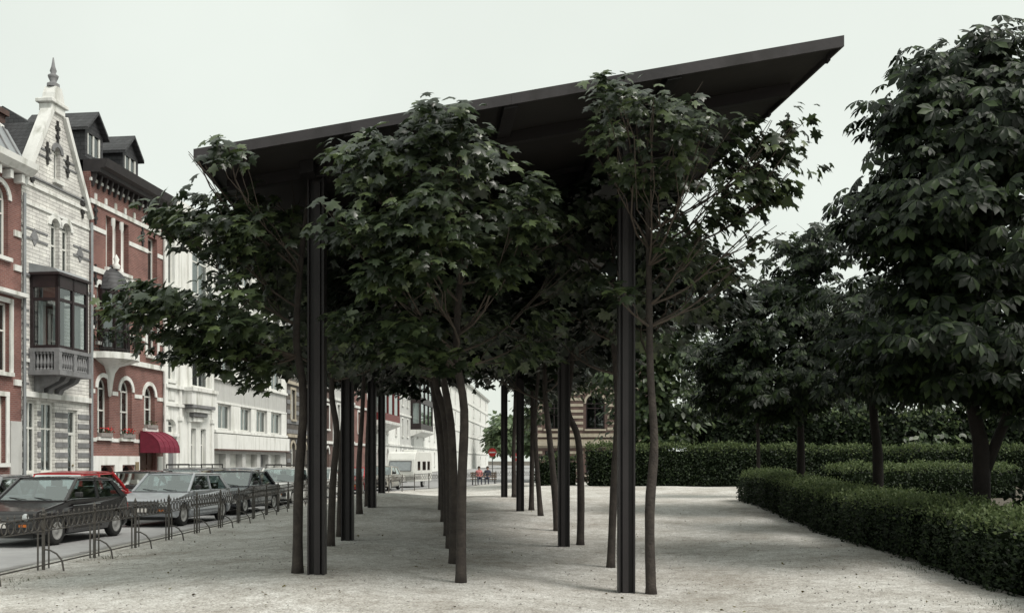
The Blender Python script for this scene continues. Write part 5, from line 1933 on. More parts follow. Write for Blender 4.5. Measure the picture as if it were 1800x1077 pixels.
# ---------- the banded stone building beyond the hedge
def banded_building():
    x0, x1, d = 1.9, 10.5, 72.0
    root = thing('banded_building', 'brown and cream banded stone building with arched window beyond the hedge', 'building', (x0, d, 0.0), 0)
    zt = 12.5
    Wd = x1 - x0
    holes, W = [], []
    n = 6
    cs = [1.25 + i * 3.05 for i in range(3)]
    for c in cs:
        for z0, z1, k in ((0.6, 2.4, 'rect'), (4.0, 6.6, 'arch'), (8.6, 11.2, 'arch')):
            holes.append(arch(c - 0.7, c + 0.7, z0, z1) if k == 'arch' else rect(c - 0.7, c + 0.7, z0, z1))
            W.append((c - 0.7, c + 0.7, z0, z1, k))
    wall('wall', rect(0, Wd, -0.1, zt), holes, 'dark_brick', root)
    shell(root, 0, Wd, zt)
    for a, b, z0, z1, k in W:
        window(root, a, b, z0, z1, k, frame='oriel_wood', nx=2, tr=(0.6,), fw=0.1, curtain=None, surround='cream_stone' if k == 'arch' else None, sill='cream_stone')
    z = 0.4
    while z < zt - 0.5:
        e = 0.02
        ivs = sorted((a - 0.2, b + 0.2) for a, b, q0, q1, k in W if q0 - 0.3 < z + 0.1 < q1 + 0.25)
        for a, b in ivs + [(Wd - 0.02, Wd)]:
            if a - e > 0.06:
                MB().box(e, a, -0.03, 0.01, z, z + 0.20).build('stone_band', 'cream_stone', root)
            e = b
        z += 0.44
    for z0, z1, p in ((2.75, 3.1, 0.2), (3.4, 3.6, 0.12), (7.4, 7.75, 0.2), (12.1, 12.5, 0.4)):
        MB().box(0, Wd, -p, 0.0 - 0.003, z0, z1).build('string_course', 'cream_stone', root)
    MB().prism([(-0.2, zt), (4.5, zt + 2.5), (9, zt)], 'x', 0, Wd).build('roof', 'slate', root)


banded_building()


# ------------------------------------------------------------------ fence
def build_fence():
    root = thing('iron_fence', 'low rusty wrought iron fence with a row of rings between street and gravel', 'fence', (-7.05, 14.6, 0))
    off = Vector(root.location)
    pts = [Vector((x, y, 0)) for x, y in FENCE]
    cum = [0]
    for a, b in zip(pts, pts[1:]):
        cum.append(cum[-1] + (b - a).length)
    Lt = cum[-1]

    def at(s):
        for i in range(len(pts) - 1):
            if s <= cum[i + 1] + 1e-6:
                t = (s - cum[i]) / (cum[i + 1] - cum[i])
                p = pts[i].lerp(pts[i + 1], t)
                dr = (pts[i + 1] - pts[i]).normalized()
                return Vector((p.x, p.y, zf(p.x, p.y))), math.atan2(dr.y, dr.x)
        return Vector((pts[-1].x, pts[-1].y, zf(*pts[-1].xy))), 0

    def zf(x, y):
        return max(0.03, gz(x, y) * 0.5) + 0.03
    sp = 1.80
    # prototypes
    post = MB().bar((0, 0, -0.1), (0, 0, 0.80), 0.036).lathe([(0.03, 0.80), (0.034, 0.82), (0.018, 0.84), (0.03, 0.87), (0.0, 0.94)], 8).mesh('post')
    rod = MB().tube([(0, 0, 0.0), (0, 0, 0.56)], 0.013, 6).mesh('side_rod')
    brace = MB().tube([(0, 0, 0.30), (0, -0.10, 0.285), (0, -0.20, 0.23), (0, -0.28, 0.13), (0, -0.31, -0.05)], 0.014, 6).mesh('brace')
    pl = MB()
    for k in range(14):
        a0, a1 = 2 * math.pi * k / 14, 2 * math.pi * (k + 1) / 14
        for s_ in (0,):
            pl.bar((0.072 * math.cos(a0), 0, 0.082 * math.sin(a0)), (0.072 * math.cos(a1), 0, 0.082 * math.sin(a1)), 0.016, 0.010)
    ring = pl.mesh('ring')
    spike = MB().lathe([(0.009, 0.0), (0.009, 0.025), (0.018, 0.045), (0.0, 0.085)], 6).mesh('spike')
    for me in (post, rod, brace, ring, spike):
        me.materials.append(MATS['fence_iron'])
    n = int(Lt / sp)
    s0 = 1.35
    for i in range(n):
        s = s0 + i * sp
        if s > Lt:
            break
        p, a = at(s)
        po = share('post', post, root, p - off, (0, 0, a))
        if p.y < 40:
            for q in (-0.17, 0.17):
                pr, _ = at(s + q)
                share('side_rod', rod, po, (q, 0, 0))
            share('brace', brace, po, (0, 0, 0))
    # rails, one piece per bay
    for i in range(n):
        sa, sb = s0 + i * sp, min(s0 + (i + 1) * sp, Lt)
        if i == 0:
            sa = 0
        if sb - sa < 0.2:
            continue
        pa, _ = at(sa)
        pb, _ = at(sb)
        for z, w, h in ((0.775, 0.042, 0.014), (0.575, 0.03, 0.014), (0.06, 0.02, 0.02)):
            MB().bar(pa - off + Vector((0, 0, z)), pb - off + Vector((0, 0, z)), w, h).build('rail', 'fence_iron', root)
    # rings and spikes
    k = 0
    far = MB()
    s = 0.12
    while s < Lt:
        p, a = at(s)
        if k < 150:
            share('ring', ring, root, p - off + Vector((0, 0, 0.675)), (0, 0, a))
            p2, _ = at(s + 0.0936)
            share('spike', spike, root, p2 - off + Vector((0, 0, 0.78)))
        else:
            c = p - off + Vector((0, 0, 0.675))
            dx, dy = math.cos(a), math.sin(a)
            prev = None
            for q in range(9):
                an = 2 * math.pi * q / 8
                cur = c + Vector((dx * 0.072 * math.cos(an), dy * 0.072 * math.cos(an), 0.082 * math.sin(an)))
                if prev is not None:
                    far.bar(prev, cur, 0.02, 0.012)
                prev = cur
            far.bar(c + Vector((0, 0, 0.1)), c + Vector((0, 0, 0.2)), 0.02)
        k += 1
        s += 0.1872
    tag(far.build('far_rings', 'fence_iron', root), kind='stuff')


build_fence()


# ------------------------------------------------------------------ cars
def wheel_meshes(r=0.285, w=0.175):
    t = MB().lathe([(r * 0.62, -w / 2 + 0.01), (r * 0.72, -w / 2), (r * 0.93, -w / 2 + 0.008), (r, -w / 2 + 0.035), (r, w / 2 - 0.035), (r * 0.93, w / 2 - 0.008), (r * 0.72, w / 2), (r * 0.62, w / 2 - 0.01)], 22, (0, 0, 0), 'y').mesh('tyre')
    rim = MB().lathe([(0.0, -w / 2 + 0.012), (r * 0.16, -w / 2 + 0.012), (r * 0.2, -w / 2 + 0.03), (r * 0.5, -w / 2 + 0.035), (r * 0.55, -w / 2 + 0.012), (r * 0.635, -w / 2 + 0.006), (r * 0.64, -w / 2 + 0.05), (r * 0.64, w / 2 - 0.02)], 22, (0, 0, 0), 'y').mesh('rim')
    return t, rim


TYRE, RIM = wheel_meshes()
TYRE.materials.append(MATS['rubber'])
RIM.materials.append(MATS['rim_metal'])
for me in (TYRE, RIM):
    me.polygons.foreach_set('use_smooth', [True] * len(me.polygons))


def car(label, paintname, loc, heading, L=3.7, W=1.58, H=1.35, kind='hatch', doors=3, round_lamps=False, rack=False, trim='black_plastic', cat='car', group='cars parked along the street'):
    """front is local +x; heading is the direction of the front in the ground plane"""
    root = thing('parked_car', label, cat, loc, heading, group)
    pmat = 'paint_' + paintname
    xf = L / 2 - 0.72
    wb = 2.38 * L / 3.75
    xr = xf - wb
    h0 = 0.70                       # nose height
    hood = 0.86
    belt = 0.90
    xw = L / 2 - 1.02               # windscreen foot
    zb = 0.21
    ar = 0.335
    tail = -L / 2
    if kind == 'hatch':
        xb = tail + 0.16
        xr1 = tail + 0.62
        deck = [(xb, belt), (tail + 0.05, belt - 0.05)]
    elif kind == 'sedan':
        xb = tail + 0.78
        xr1 = tail + 1.25
        deck = [(xb, belt), (tail + 0.1, belt - 0.03), (tail + 0.02, belt - 0.12)]
    else:                            # estate
        xb = tail + 0.08
        xr1 = tail + 0.28
        deck = [(xb, belt), (tail + 0.03, belt - 0.05)]
    xr0 = xw - 0.62                  # roof front edge

    def archpts(c):
        out = []
        for i in range(11):
            a = math.pi - math.pi * i / 10
            out.append((c - ar * math.cos(a) if False else c + ar * math.cos(math.pi - a), 0.27 + ar * math.sin(a)))
        return out
    prof = [(L / 2 - 0.06, zb + 0.06), (L / 2 - 0.005, 0.42), (L / 2 - 0.01, 0.60), (L / 2 - 0.06, h0), (L / 2 - 0.42, h0 + 0.065), (xw, hood), (xw - 0.25, belt)] + deck + [(tail, 0.5), (tail + 0.06, zb + 0.06), (xr - ar - 0.02, zb)]
    # rear arch then front arch along the sill (going forward)
    ra = [(xr + ar * math.cos(math.pi - math.pi * i / 10), 0.27 + ar * math.sin(math.pi * i / 10)) for i in range(11)]
    fa = [(xf + ar * math.cos(math.pi - math.pi * i / 10), 0.27 + ar * math.sin(math.pi * i / 10)) for i in range(11)]
    poly = prof + ra + [(xr + ar + 0.02, zb), (xf - ar - 0.02, zb)] + fa + [(xf + ar + 0.02, zb + 0.01)]
    m = MB().prism(poly, 'y', -W / 2, W / 2)
    # plan taper at the ends, slight tumblehome
    nv = []
    for x, y, z in m.v:
        e = max(0, (abs(x) - (L / 2 - 0.7)) / 0.7)
        k = 1 - 0.075 * e * e
        if z > 0.8:
            k *= 0.965
        elif z < 0.32:
            k *= 0.97
        nv.append((x, y * k, z))
    m.v = nv
    body = m.build('body', pmat, root, bevel=0.03, bseg=2)
    m = MB()                         # dark underside and wheel wells
    m.box(tail + 0.2, L / 2 - 0.2, -W / 2 + 0.22, W / 2 - 0.22, 0.17, 0.55)
    m.build('underbody', 'black_plastic', root)
    # greenhouse
    wb_, wr = W / 2 * 0.945, W / 2 * 0.80
    rz = H - 0.05
    A0, A1_ = (xw, wb_, hood), (xr0, wr, rz)
    xm = (xr0 + xr1) / 2 + 0.05
    B0, B1 = (xm, wb_, belt - 0.01), (xm - 0.03, wr, rz + 0.01)
    C0, C1 = (xb, wb_, belt - 0.01), (xr1, wr * 0.98, rz - 0.02)

    def mir(p, s):
        return (p[0], p[1] * s, p[2])
    m = MB()
    nx, ny = 8, 8
    for i in range(nx + 1):
        t = i / nx
        x = xr0 + 0.03 + (xr1 - xr0 - 0.06) * t
        for j in range(ny + 1):
            q = j / ny * 2 - 1
            z = rz + 0.05 * (1 - q ** 4) * (0.35 + 0.65 * math.sin(math.pi * (0.12 + 0.76 * t))) - 0.02 * t
            m.v.append((x, q * (wr + 0.025), z))
    for i in range(nx):
        for j in range(ny):
            a = i * (ny + 1) + j
            m.f.append((a, a + ny + 1, a + ny + 2, a + 1))
    nn = len(m.v)
    m.v += [(x, y, z - 0.045) for x, y, z in m.v]
    m.f += [tuple(k + nn for k in f[::-1]) for f in m.f]
    rim_ = [i * (ny + 1) for i in range(nx + 1)] + [nx * (ny + 1) + j for j in range(1, ny + 1)] + [i * (ny + 1) + ny for i in range(nx - 1, -1, -1)] + [j for j in range(ny - 1, 0, -1)]
    for a, b in zip(rim_, rim_[1:] + rim_[:1]):
        m.f.append((a, b, b + nn, a + nn))
    roof = m.build('roof', pmat, root, smooth=True)
    for s in (-1, 1):
        MB().bar(mir(A0, s), mir(A1_, s), 0.055, 0.05).build('pillar', pmat, root)
        MB().bar(mir(B0, s), mir(B1, s), 0.06, 0.03).build('pillar', pmat, root)
        m = MB()
        if kind == 'hatch' or kind == 'estate':
            q0, q1 = mir((C0[0] + 0.26, C0[1], C0[2]), s), mir((C1[0] + 0.12, C1[1], C1[2]), s)
            for p in (mir(C0, s), q0, q1, mir(C1, s)):
                m.v.append((p[0], p[1] + 0.012 * s, p[2]))
                m.v.append((p[0], p[1] - 0.03 * s, p[2]))
            m.f += [(0, 2, 4, 6), (7, 5, 3, 1), (0, 1, 3, 2), (2, 3, 5, 4), (4, 5, 7, 6), (6, 7, 1, 0)]
        else:
            m.bar(mir(C0, s), mir(C1, s), 0.14, 0.05)
        m.build('pillar', pmat, root)
    MB().bar((C0[0] - 0.02, -wb_, belt), (C0[0] - 0.02, wb_, belt), 0.05).build('rear_cowl', pmat, root)
    MB().bar((A0[0], -wb_, hood), (A0[0], wb_, hood), 0.04).build('front_cowl', pmat, root)

    def pane(a, b, c, d, nm='pane'):
        return MB().quad(a, b, c, d).build(nm, 'car_glass', root)
    i_ = 0.985
    pane(mir(A0, -i_), mir(A0, i_), mir(A1_, i_), mir(A1_, -i_), 'windscreen')
    pane(mir(C0, -i_), mir(C0, i_), mir(C1, i_), mir(C1, -i_), 'rear_window')
    for s in (-i_, i_):
        pane(mir(A0, s), mir(B0, s), mir(B1, s), mir(A1_, s), 'side_window')
        pane(mir(B0, s), mir(C0, s), mir(C1, s), mir(B1, s), 'side_window')
    # rubber frame of the windscreen
    m = MB()
    m.bar(mir(A1_, -1), mir(A1_, 1), 0.03, 0.03)
    m.bar((A0[0] + 0.015, -wb_ * 0.97, hood + 0.005), (A0[0] + 0.015, wb_ * 0.97, hood + 0.005), 0.03, 0.02)
    m.build('window_seal', 'black_plastic', root)
    # interior
    m = MB()
    for y in (-0.36, 0.36):
        m.box(xm - 0.15, xm + 0.30, y - 0.22, y + 0.22, 0.5, 0.68)
        m.prism([(xm - 0.30, 0.62), (xm - 0.12, 0.62), (xm - 0.2, 1.12), (xm - 0.32, 1.12)], 'y', y - 0.21, y + 0.21)
        m.box(xm - 0.31, xm - 0.23, y - 0.11, y + 0.11, 1.13, 1.26 if H > 1.33 else 1.22)
    m.prism([(xb + 0.35, 0.6), (xb + 0.8, 0.6), (xb + 0.62, 0.8), (xb + 0.5, 1.05), (xb + 0.4, 1.05)], 'y', -0.58, 0.58)
    m.build('seat', 'seat_cloth', root)
    MB().prism([(xw - 0.35, 0.75), (xw - 0.02, 0.75), (xw - 0.02, hood - 0.01), (xw - 0.3, hood + 0.05)], 'y', -W / 2 + 0.14, W / 2 - 0.14).build('dashboard', 'black_plastic', root)
    MB().lathe([(0.17, -0.012), (0.185, 0), (0.17, 0.012), (0.16, 0)], 16, (xw - 0.48, 0.36, 0.93), 'x').build('steering_wheel', 'black_plastic', root)
    # bumpers, grille, lamps, plates
    MB().box(L / 2 - 0.07, L / 2 + 0.06, -W / 2 * 0.93, W / 2 * 0.93, 0.36, 0.50).build('front_bumper', trim, root, bevel=0.025, bseg=2)
    MB().box(tail - 0.06, tail + 0.09, -W / 2 * 0.93, W / 2 * 0.93, 0.38, 0.52).build('rear_bumper', trim, root, bevel=0.025, bseg=2)
    g = MB().box(L / 2 - 0.045, L / 2 + 0.004, -W / 2 * 0.86, W / 2 * 0.86, 0.515, 0.655)
    gr = g.build('grille', 'black_plastic', root)
    m = MB()
    for k in range(5):
        m.box(L / 2 + 0.003, L / 2 + 0.010, -W / 2 * 0.60, W / 2 * 0.60, 0.53 + k * 0.026, 0.538 + k * 0.026)
    m.build('grille_bar', 'sign_post', gr)
    for s in (-1, 1):
        if round_lamps:
            MB().lathe([(0.0, 0.022), (0.05, 0.019), (0.073, 0.008), (0.078, -0.01)], 16, (L / 2 + 0.002, s * W / 2 * 0.68, 0.585), 'x').build('headlight', 'lamp_lens', root, smooth=True)
        else:
            MB().box(L / 2 - 0.05, L / 2 + 0.012, s * W / 2 * 0.70 - 0.13, s * W / 2 * 0.70 + 0.12, 0.525, 0.648).build('headlight', 'lamp_lens', root, bevel=0.01)
        MB().box(L / 2 + 0.0, L / 2 + 0.066, s * W / 2 * 0.66 - 0.08, s * W / 2 * 0.66 + 0.08, 0.405, 0.455).build('indicator', 'orange_lens', root)
        MB().box(tail - 0.012, tail + 0.05, s * W / 2 * 0.76 - 0.14, s * W / 2 * 0.76 + 0.11, 0.56, 0.72).build('tail_light', 'red_lens', root, bevel=0.008)
        MB().box(xw - 0.32, xw - 0.22, s * (wb_ + 0.15) - 0.085, s * (wb_ + 0.15) + 0.06, belt + 0.03, belt + 0.14).build('mirror', 'black_plastic', root, bevel=0.02)
        MB().box(xr + ar + 0.03, xf - ar - 0.03, s * (W / 2 + 0.004) - 0.008, s * (W / 2 + 0.004) + 0.008, 0.50, 0.545).build('side_strip', 'black_plastic', root)
        # door skins with visible joints
        cuts = [xw - 0.22, xm - 0.06] if doors == 3 else [xw - 0.22, xm + 0.0, xr + ar + 0.05]
        for a, b in zip(cuts, cuts[1:]):
            if a - b > 0.3:
                dd = MB().box(b + 0.012, a - 0.012, s * (W / 2 - 0.012) - 0.016, s * (W / 2 - 0.012) + 0.016, 0.27, 0.775).build('door', pmat, root, bevel=0.012)
                MB().box(b + 0.06, b + 0.22, s * (W / 2 + 0.012) - 0.012, s * (W / 2 + 0.012) + 0.012, 0.70, 0.73).build('door_handle', 'black_plastic', dd)
        MB().bar((cuts[-1], s * (W / 2 + 0.0), 0.27), (cuts[-1], s * (W / 2 + 0.0), 0.77), 0.01, 0.008).build('door_gap', 'black_plastic', root)
    for x, nm in ((L / 2 + 0.062, 'front_plate'), (tail - 0.064, 'rear_plate')):
        pl = MB().box(x - 0.006, x + 0.006, -0.17, 0.17, 0.385, 0.485).build('number_plate', 'plate_white', root)
    # wipers
    m = MB()
    for y in (-0.1, 0.45):
        m.bar((xw + 0.0, y, hood + 0.03), (xw - 0.09, y - 0.42, hood + 0.07), 0.014)
    m.build('wiper', 'black_plastic', root)
    for x in (xf, xr):
        for s in (-1, 1):
            w = bpy.data.objects.new('wheel', None)
            COL.objects.link(w)
            w.parent = root
            w.location = (x, s * (W / 2 - 0.11), 0.285)
            w.rotation_euler = (0, 0, 0 if s < 0 else math.pi)
            share('tyre', TYRE, w)
            share('rim', RIM, w)
    if rack:
        m = MB()
        for k in range(3):
            x = xr0 - 0.2 - k * (xr0 - xr1 - 0.4) / 2
            m.bar((x, -wr - 0.02, rz + 0.13), (x, wr + 0.02, rz + 0.13), 0.035)
            for y in (-wr, wr):
                m.bar((x, y, rz), (x, y, rz + 0.13), 0.03)
        m.bar((xr0 - 0.2, -wr, rz + 0.15), (xr1 + 0.2, -wr, rz + 0.15), 0.03)
        m.bar((xr0 - 0.2, wr, rz + 0.15), (xr1 + 0.2, wr, rz + 0.15), 0.03)
        m.build('roof_rack', 'iron', root)
    return root


paint('charcoal', (0.020, 0.018, 0.019), 0.25)
paint('silver', (0.33, 0.35, 0.37), 0.3)
paint('red', (0.42, 0.018, 0.022), 0.3)
paint('white', (0.68, 0.68, 0.66), 0.35)
paint('grey', (0.20, 0.20, 0.205), 0.3)
paint('navy', (0.025, 0.028, 0.036), 0.25)
paint('beige', (0.40, 0.38, 0.33), 0.35)
HD = math.atan2(-1, -0.10)
HF = HD + math.pi
car('charcoal hatchback nearest the camera behind the ring fence', 'charcoal', (-9.72, 20.5, 0.004), HD, 3.66, 1.57, 1.36, round_lamps=True)
car('silver hatchback parked behind the charcoal one, facing the camera', 'silver', (-9.12, 26.3, 0.004), HD, 3.95, 1.62, 1.37, doors=5)
car('dark sedan parked behind the silver hatchback', 'navy', (-8.98, 31.6, 0.004), HD, 4.1, 1.64, 1.38, kind='sedan', doors=5, trim='chrome')
car('white estate parked just left of the front left trunk', 'white', (-8.85, 37.6, 0.004), HD, 4.1, 1.64, 1.42, kind='estate', doors=5, rack=True)
car('white hatchback glimpsed between the left trunks and posts', 'white', (-8.6, 43.0, 0.004), HD, 3.7, 1.58, 1.38)
car('small red car farthest along the near kerb, between the left posts', 'red', (-8.1, 49.5, 0.004), HD, 3.6, 1.56, 1.36)
car('silver car parked before the caravan', 'beige', (-7.35, 54.5, 0.004), HD, 3.7, 1.58, 1.38)
car('grey car cut by the left edge on the far side of the street', 'grey', (-11.95, 22.3, 0.004), HF, 4.0, 1.62, 1.38, kind='sedan', doors=5)
car('bright red hatchback seen over the roof of the charcoal car', 'red', (-11.3, 25.6, 0.004), HF, 3.7, 1.58, 1.42)
car('dark sedan with light roof on the far side beneath the awning house', 'charcoal', (-11.75, 31.0, 0.004), HF, 4.1, 1.63, 1.38, kind='sedan', doors=5)
car('grey estate with roof rack on the far side', 'grey', (-11.7, 36.6, 0.004), HF, 4.2, 1.65, 1.44, kind='estate', doors=5, rack=True)
car('grey hatchback on the far side before the garage doors', 'silver', (-11.4, 42.0, 0.004), HF, 3.8, 1.6, 1.4)
car('pale hatchback on the far side at the end of the garage block', 'beige', (-11.0, 48.0, 0.004), HF, 3.8, 1.6, 1.38)


# ------------------------------------------------------------------ caravan
def caravan():
    root = thing('caravan', 'white touring caravan with wide front window parked at the bend', 'caravan', (-6.45, 61.0, 0.004), math.atan2(-1, -0.22))
    root.scale = (0.85, 0.85, 0.85)
    L, W, H0, H1 = 4.4, 2.1, 0.42, 2.62
    prof = [(L / 2 - 0.1, H0), (L / 2, 0.8), (L / 2, 1.15), (L / 2 - 0.18, 2.05), (L / 2 - 0.42, 2.48), (L / 2 - 0.7, H1), (-L / 2 + 0.5, H1), (-L / 2 + 0.12, 2.4), (-L / 2, 1.9), (-L / 2, 0.7), (-L / 2 + 0.15, H0)]
    MB().prism(prof, 'y', -W / 2, W / 2).build('body', 'caravan_white', root, bevel=0.05, bseg=2)
    # windows: front wide, one rounded pane per side opening
    x0, z0, x1, z1 = L / 2 + 0.012, 1.22, L / 2 - 0.145, 1.92
    for k, (y0, y1) in enumerate(((-0.82, 0.82),)):
        w = MB().quad((x0 - 0.01, y0 - 0.05, z0 - 0.05), (x0 - 0.01, y1 + 0.05, z0 - 0.05), (x1 + 0.0, y1 + 0.05, z1 + 0.05), (x1 + 0.0, y0 - 0.05, z1 + 0.05))
        w = MB()
        w.bar((x0, y0, z0), (x0, y1, z0), 0.06).bar((x1, y0, z1), (x1, y1, z1), 0.06).bar((x0, y0, z0), (x1, y0, z1), 0.06).bar((x0, y1, z0), (x1, y1, z1), 0.06)
        fr_ = w.build('front_window', 'sign_post', root)
        MB().prism([(x0 + 0.004, z0), (x1 + 0.004, z1), (x1 - 0.02, z1), (x0 - 0.02, z0)], 'y', y0, y1).build('pane', 'curtain_grey', fr_)
    for s in (-1, 1):
        for a, b in ((0.75, 1.35), (-0.6, 0.2), (-1.6, -1.0)):
            wn_ = MB().box(a, b, s * (W / 2 + 0.005) - 0.012, s * (W / 2 + 0.005) + 0.012, 1.25, 1.9).build('side_window', 'oriel_wood', root, bevel=0.01)
            MB().box(a + 0.05, b - 0.05, s * (W / 2 + 0.018) - 0.003, s * (W / 2 + 0.018) + 0.003, 1.3, 1.85).build('pane', 'car_glass', wn_)
        MB().box(-L / 2 + 0.2, L / 2 - 0.2, s * (W / 2 + 0.004) - 0.008, s * (W / 2 + 0.004) + 0.008, 0.95, 1.0).build('side_strip', 'sign_post', root)
        wz = bpy.data.objects.new('wheel', None)
        COL.objects.link(wz)
        wz.parent = root
        wz.location = (-0.1, s * (W / 2 - 0.1), 0.285)
        wz.rotation_euler = (0, 0, 0 if s < 0 else math.pi)
        share('tyre', TYRE, wz)
        share('rim', RIM, wz)
    MB().bar((L / 2, -0.5, 0.4), (L / 2 + 1.1, 0, 0.42), 0.07).bar((L / 2, 0.5, 0.4), (L / 2 + 1.1, 0, 0.42), 0.07).build('drawbar', 'sign_post', root)
    MB().box(L / 2 + 0.05, L / 2 + 0.5, -0.45, 0.45, 0.46, 0.85).build('gas_locker', 'caravan_white', root, bevel=0.04)
    MB().tube([(L / 2 + 0.8, 0.05, 0.0), (L / 2 + 0.8, 0.05, 0.5)], 0.03, 8).lathe([(0.0, -0.03), (0.1, -0.03), (0.1, 0.03), (0.0, 0.03)], 12, (L / 2 + 0.8, 0.05, 0.1), 'y').build('jockey_wheel', 'rubber', root)
    MB().box(-0.5, 0.3, -0.4, 0.4, H1, H1 + 0.12).build('roof_light', 'caravan_white', root, bevel=0.03)


caravan()


# ------------------------------------------------------------------ signs and people
def no_entry(label, px, py, d, r, rz=0.0):
    c = P(px, py, d)
    root = thing('road_sign', label, 'sign', (c.x, c.y, 0.0), rz)
    MB().tube([(0, 0.05, -0.1), (0, 0.05, c.z + r + 0.05)], 0.04, 8).build('pole', 'sign_post', root)
    disc = MB().lathe([(0.0, 0.0), (r, 0.0), (r, 0.02), (0, 0.02)], 28, (0, -0.02, c.z), 'y').build('sign_disc', 'sign_red', root)
    MB().box(-r * 0.72, r * 0.72, -0.030, -0.022, c.z - r * 0.15, c.z + r * 0.15).build('white_bar', 'sign_white', disc)
    MB().box(-0.1, 0.1, 0.005, 0.09, c.z - 0.03, c.z + 0.03).build('bracket', 'sign_post', root)


no_entry('round red no entry sign with white bar on a grey pole', 865.5, 794.5, 78, 0.34)
no_entry('red round sign turned almost edge on beside the third right post', 903.5, 803, 60, 0.34, R(62))


def person(label, x, y, z, rz, top, trousers, h=1.7, lean=0.0):
    root = thing('person', label, 'person', (x, y, z), rz, 'people beyond the far fence')
    s = h / 1.75
    J = {'pel': (0, 0, .52), 'sp': (0, .03, .72), 'ch': (0, 0.02, .92), 'nk': (0, 0.01, 1.07), 'hd': (0, -0.02, 1.15), 'ht': (0, -0.02, 1.29),
         'sl': (.18, 0, .99), 'el': (.24, -.02, .71), 'wl': (.14, -.25, .62), 'hl': (.1, -.33, .61),
         'sr': (-.18, 0, .99), 'er': (-.24, .0, .71), 'wr': (-.16, -.24, .62), 'hr': (-.12, -.32, .61),
         'kl': (.12, -.45, .53), 'al': (.12, -.43, .1), 'tl': (.13, -.58, .05), 'kr': (-.12, -.45, .53), 'ar': (-.11, -.38, .1), 'tr': (-.12, -.53, .05), 'hil': (.1, -.03, .52), 'hir': (-.1, -.03, .52)}
    rad = {'pel': .135, 'sp': .12, 'ch': .15, 'nk': .055, 'hd': .085, 'ht': .075, 'sl': .07, 'el': .045, 'wl': .032, 'hl': .038, 'sr': .07, 'er': .045, 'wr': .032, 'hr': .038,
           'kl': .062, 'al': .042, 'tl': .036, 'kr': .062, 'ar': .042, 'tr': .036, 'hil': .095, 'hir': .095}
    E = [('pel', 'sp'), ('sp', 'ch'), ('ch', 'nk'), ('nk', 'hd'), ('hd', 'ht'), ('ch', 'sl'), ('sl', 'el'), ('el', 'wl'), ('wl', 'hl'), ('ch', 'sr'), ('sr', 'er'), ('er', 'wr'), ('wr', 'hr'),
         ('pel', 'hil'), ('hil', 'kl'), ('kl', 'al'), ('al', 'tl'), ('pel', 'hir'), ('hir', 'kr'), ('kr', 'ar'), ('ar', 'tr')]
    K = list(J)
    me = bpy.data.meshes.new('body')
    me.from_pydata([tuple(c * s for c in J[k]) for k in K], [(K.index(a), K.index(b)) for a, b in E], [])
    tmp = bpy.data.objects.new('tmp', me)
    COL.objects.link(tmp)
    md = tmp.modifiers.new('skin', 'SKIN')
    for i, k in enumerate(K):
        me.skin_vertices[0].data[i].radius = (rad[k] * s, rad[k] * s * (0.75 if k in ('ch', 'sp', 'pel') else 1))
    me.skin_vertices[0].data[0].use_root = True
    tmp.modifiers.new('sub', 'SUBSURF').levels = 1
    dg = bpy.context.evaluated_depsgraph_get()
    out = bpy.data.meshes.new_from_object(tmp.evaluated_get(dg))
    bpy.data.objects.remove(tmp)
    out.materials.clear()
    for mm in ('skin', top, trousers, 'hair', 'black_plastic'):
        out.materials.append(MATS[mm])
    for p in out.polygons:
        c = p.center / s
        p.use_smooth = True
        if c.z < 0.13:
            p.material_index = 4
        elif c.z < 0.58:
            p.material_index = 2
        elif c.z < 1.06 and c.y > -0.2:
            p.material_index = 1
        elif c.z > 1.22 or (c.z > 1.13 and c.y > 0.02):
            p.material_index = 3
    o = obj('body', out, None, root)
    hm = MB().lathe([(0.0, 0.115), (0.06, 0.1), (0.095, 0.05), (0.1, 0.0), (0.09, -0.05)], 12, (0, 0.005, 1.225 * s)).build('hair', 'hair', root, smooth=True)
    nose = MB().lathe([(0.0, 0.03), (0.014, 0.0), (0.0, -0.02)], 6, (0, -0.112 * s, 1.17 * s)).build('nose', 'skin', root)
    for sx in (-1, 1):
        MB().lathe([(0.0, 0.012), (0.012, 0), (0.0, -0.012)], 6, (sx * 0.033, -0.098 * s, 1.195 * s)).build('eye', 'hair', root)
    return root


for lab, px, d, rz, tpn, trn in (('person in a pinkish top seated on the bench behind the far fence', 842, 66, 0.15, 'cloth_pink', 'cloth_navy'), ('person in dark clothes seated on the bench behind the far fence', 857, 66, -0.1, 'cloth_navy', 'cloth_navy')):
    p = P(px, 850, d)
    person(lab, p.x, p.y, 0.0, rz, tpn, trn, 1.68)


def bench():
    c = P(850, 850, 66.12)
    root = thing('park_bench', 'dark wooden bench under the two seated people behind the far fence', 'bench', (c.x, c.y, 0.0))
    for k in range(4):
        MB().box(-0.9, 0.9, -0.2 + k * 0.11, -0.11 + k * 0.11, 0.37, 0.41).build('seat_slat', 'wood_slats', root)
    for k in range(3):
        MB().box(-0.9, 0.9, 0.25, 0.28, 0.5 + k * 0.13, 0.6 + k * 0.13).build('back_slat', 'wood_slats', root)
    for x in (-0.75, 0.75):
        MB().box(x - 0.03, x + 0.03, -0.2, -0.15, 0.0, 0.368).build('leg', 'iron', root)
        MB().box(x - 0.03, x + 0.03, 0.285, 0.33, 0.0, 0.88).build('leg', 'iron', root)
        MB().box(x - 0.03, x + 0.03, -0.148, 0.283, 0.33, 0.366).build('bracket', 'iron', root)


bench()

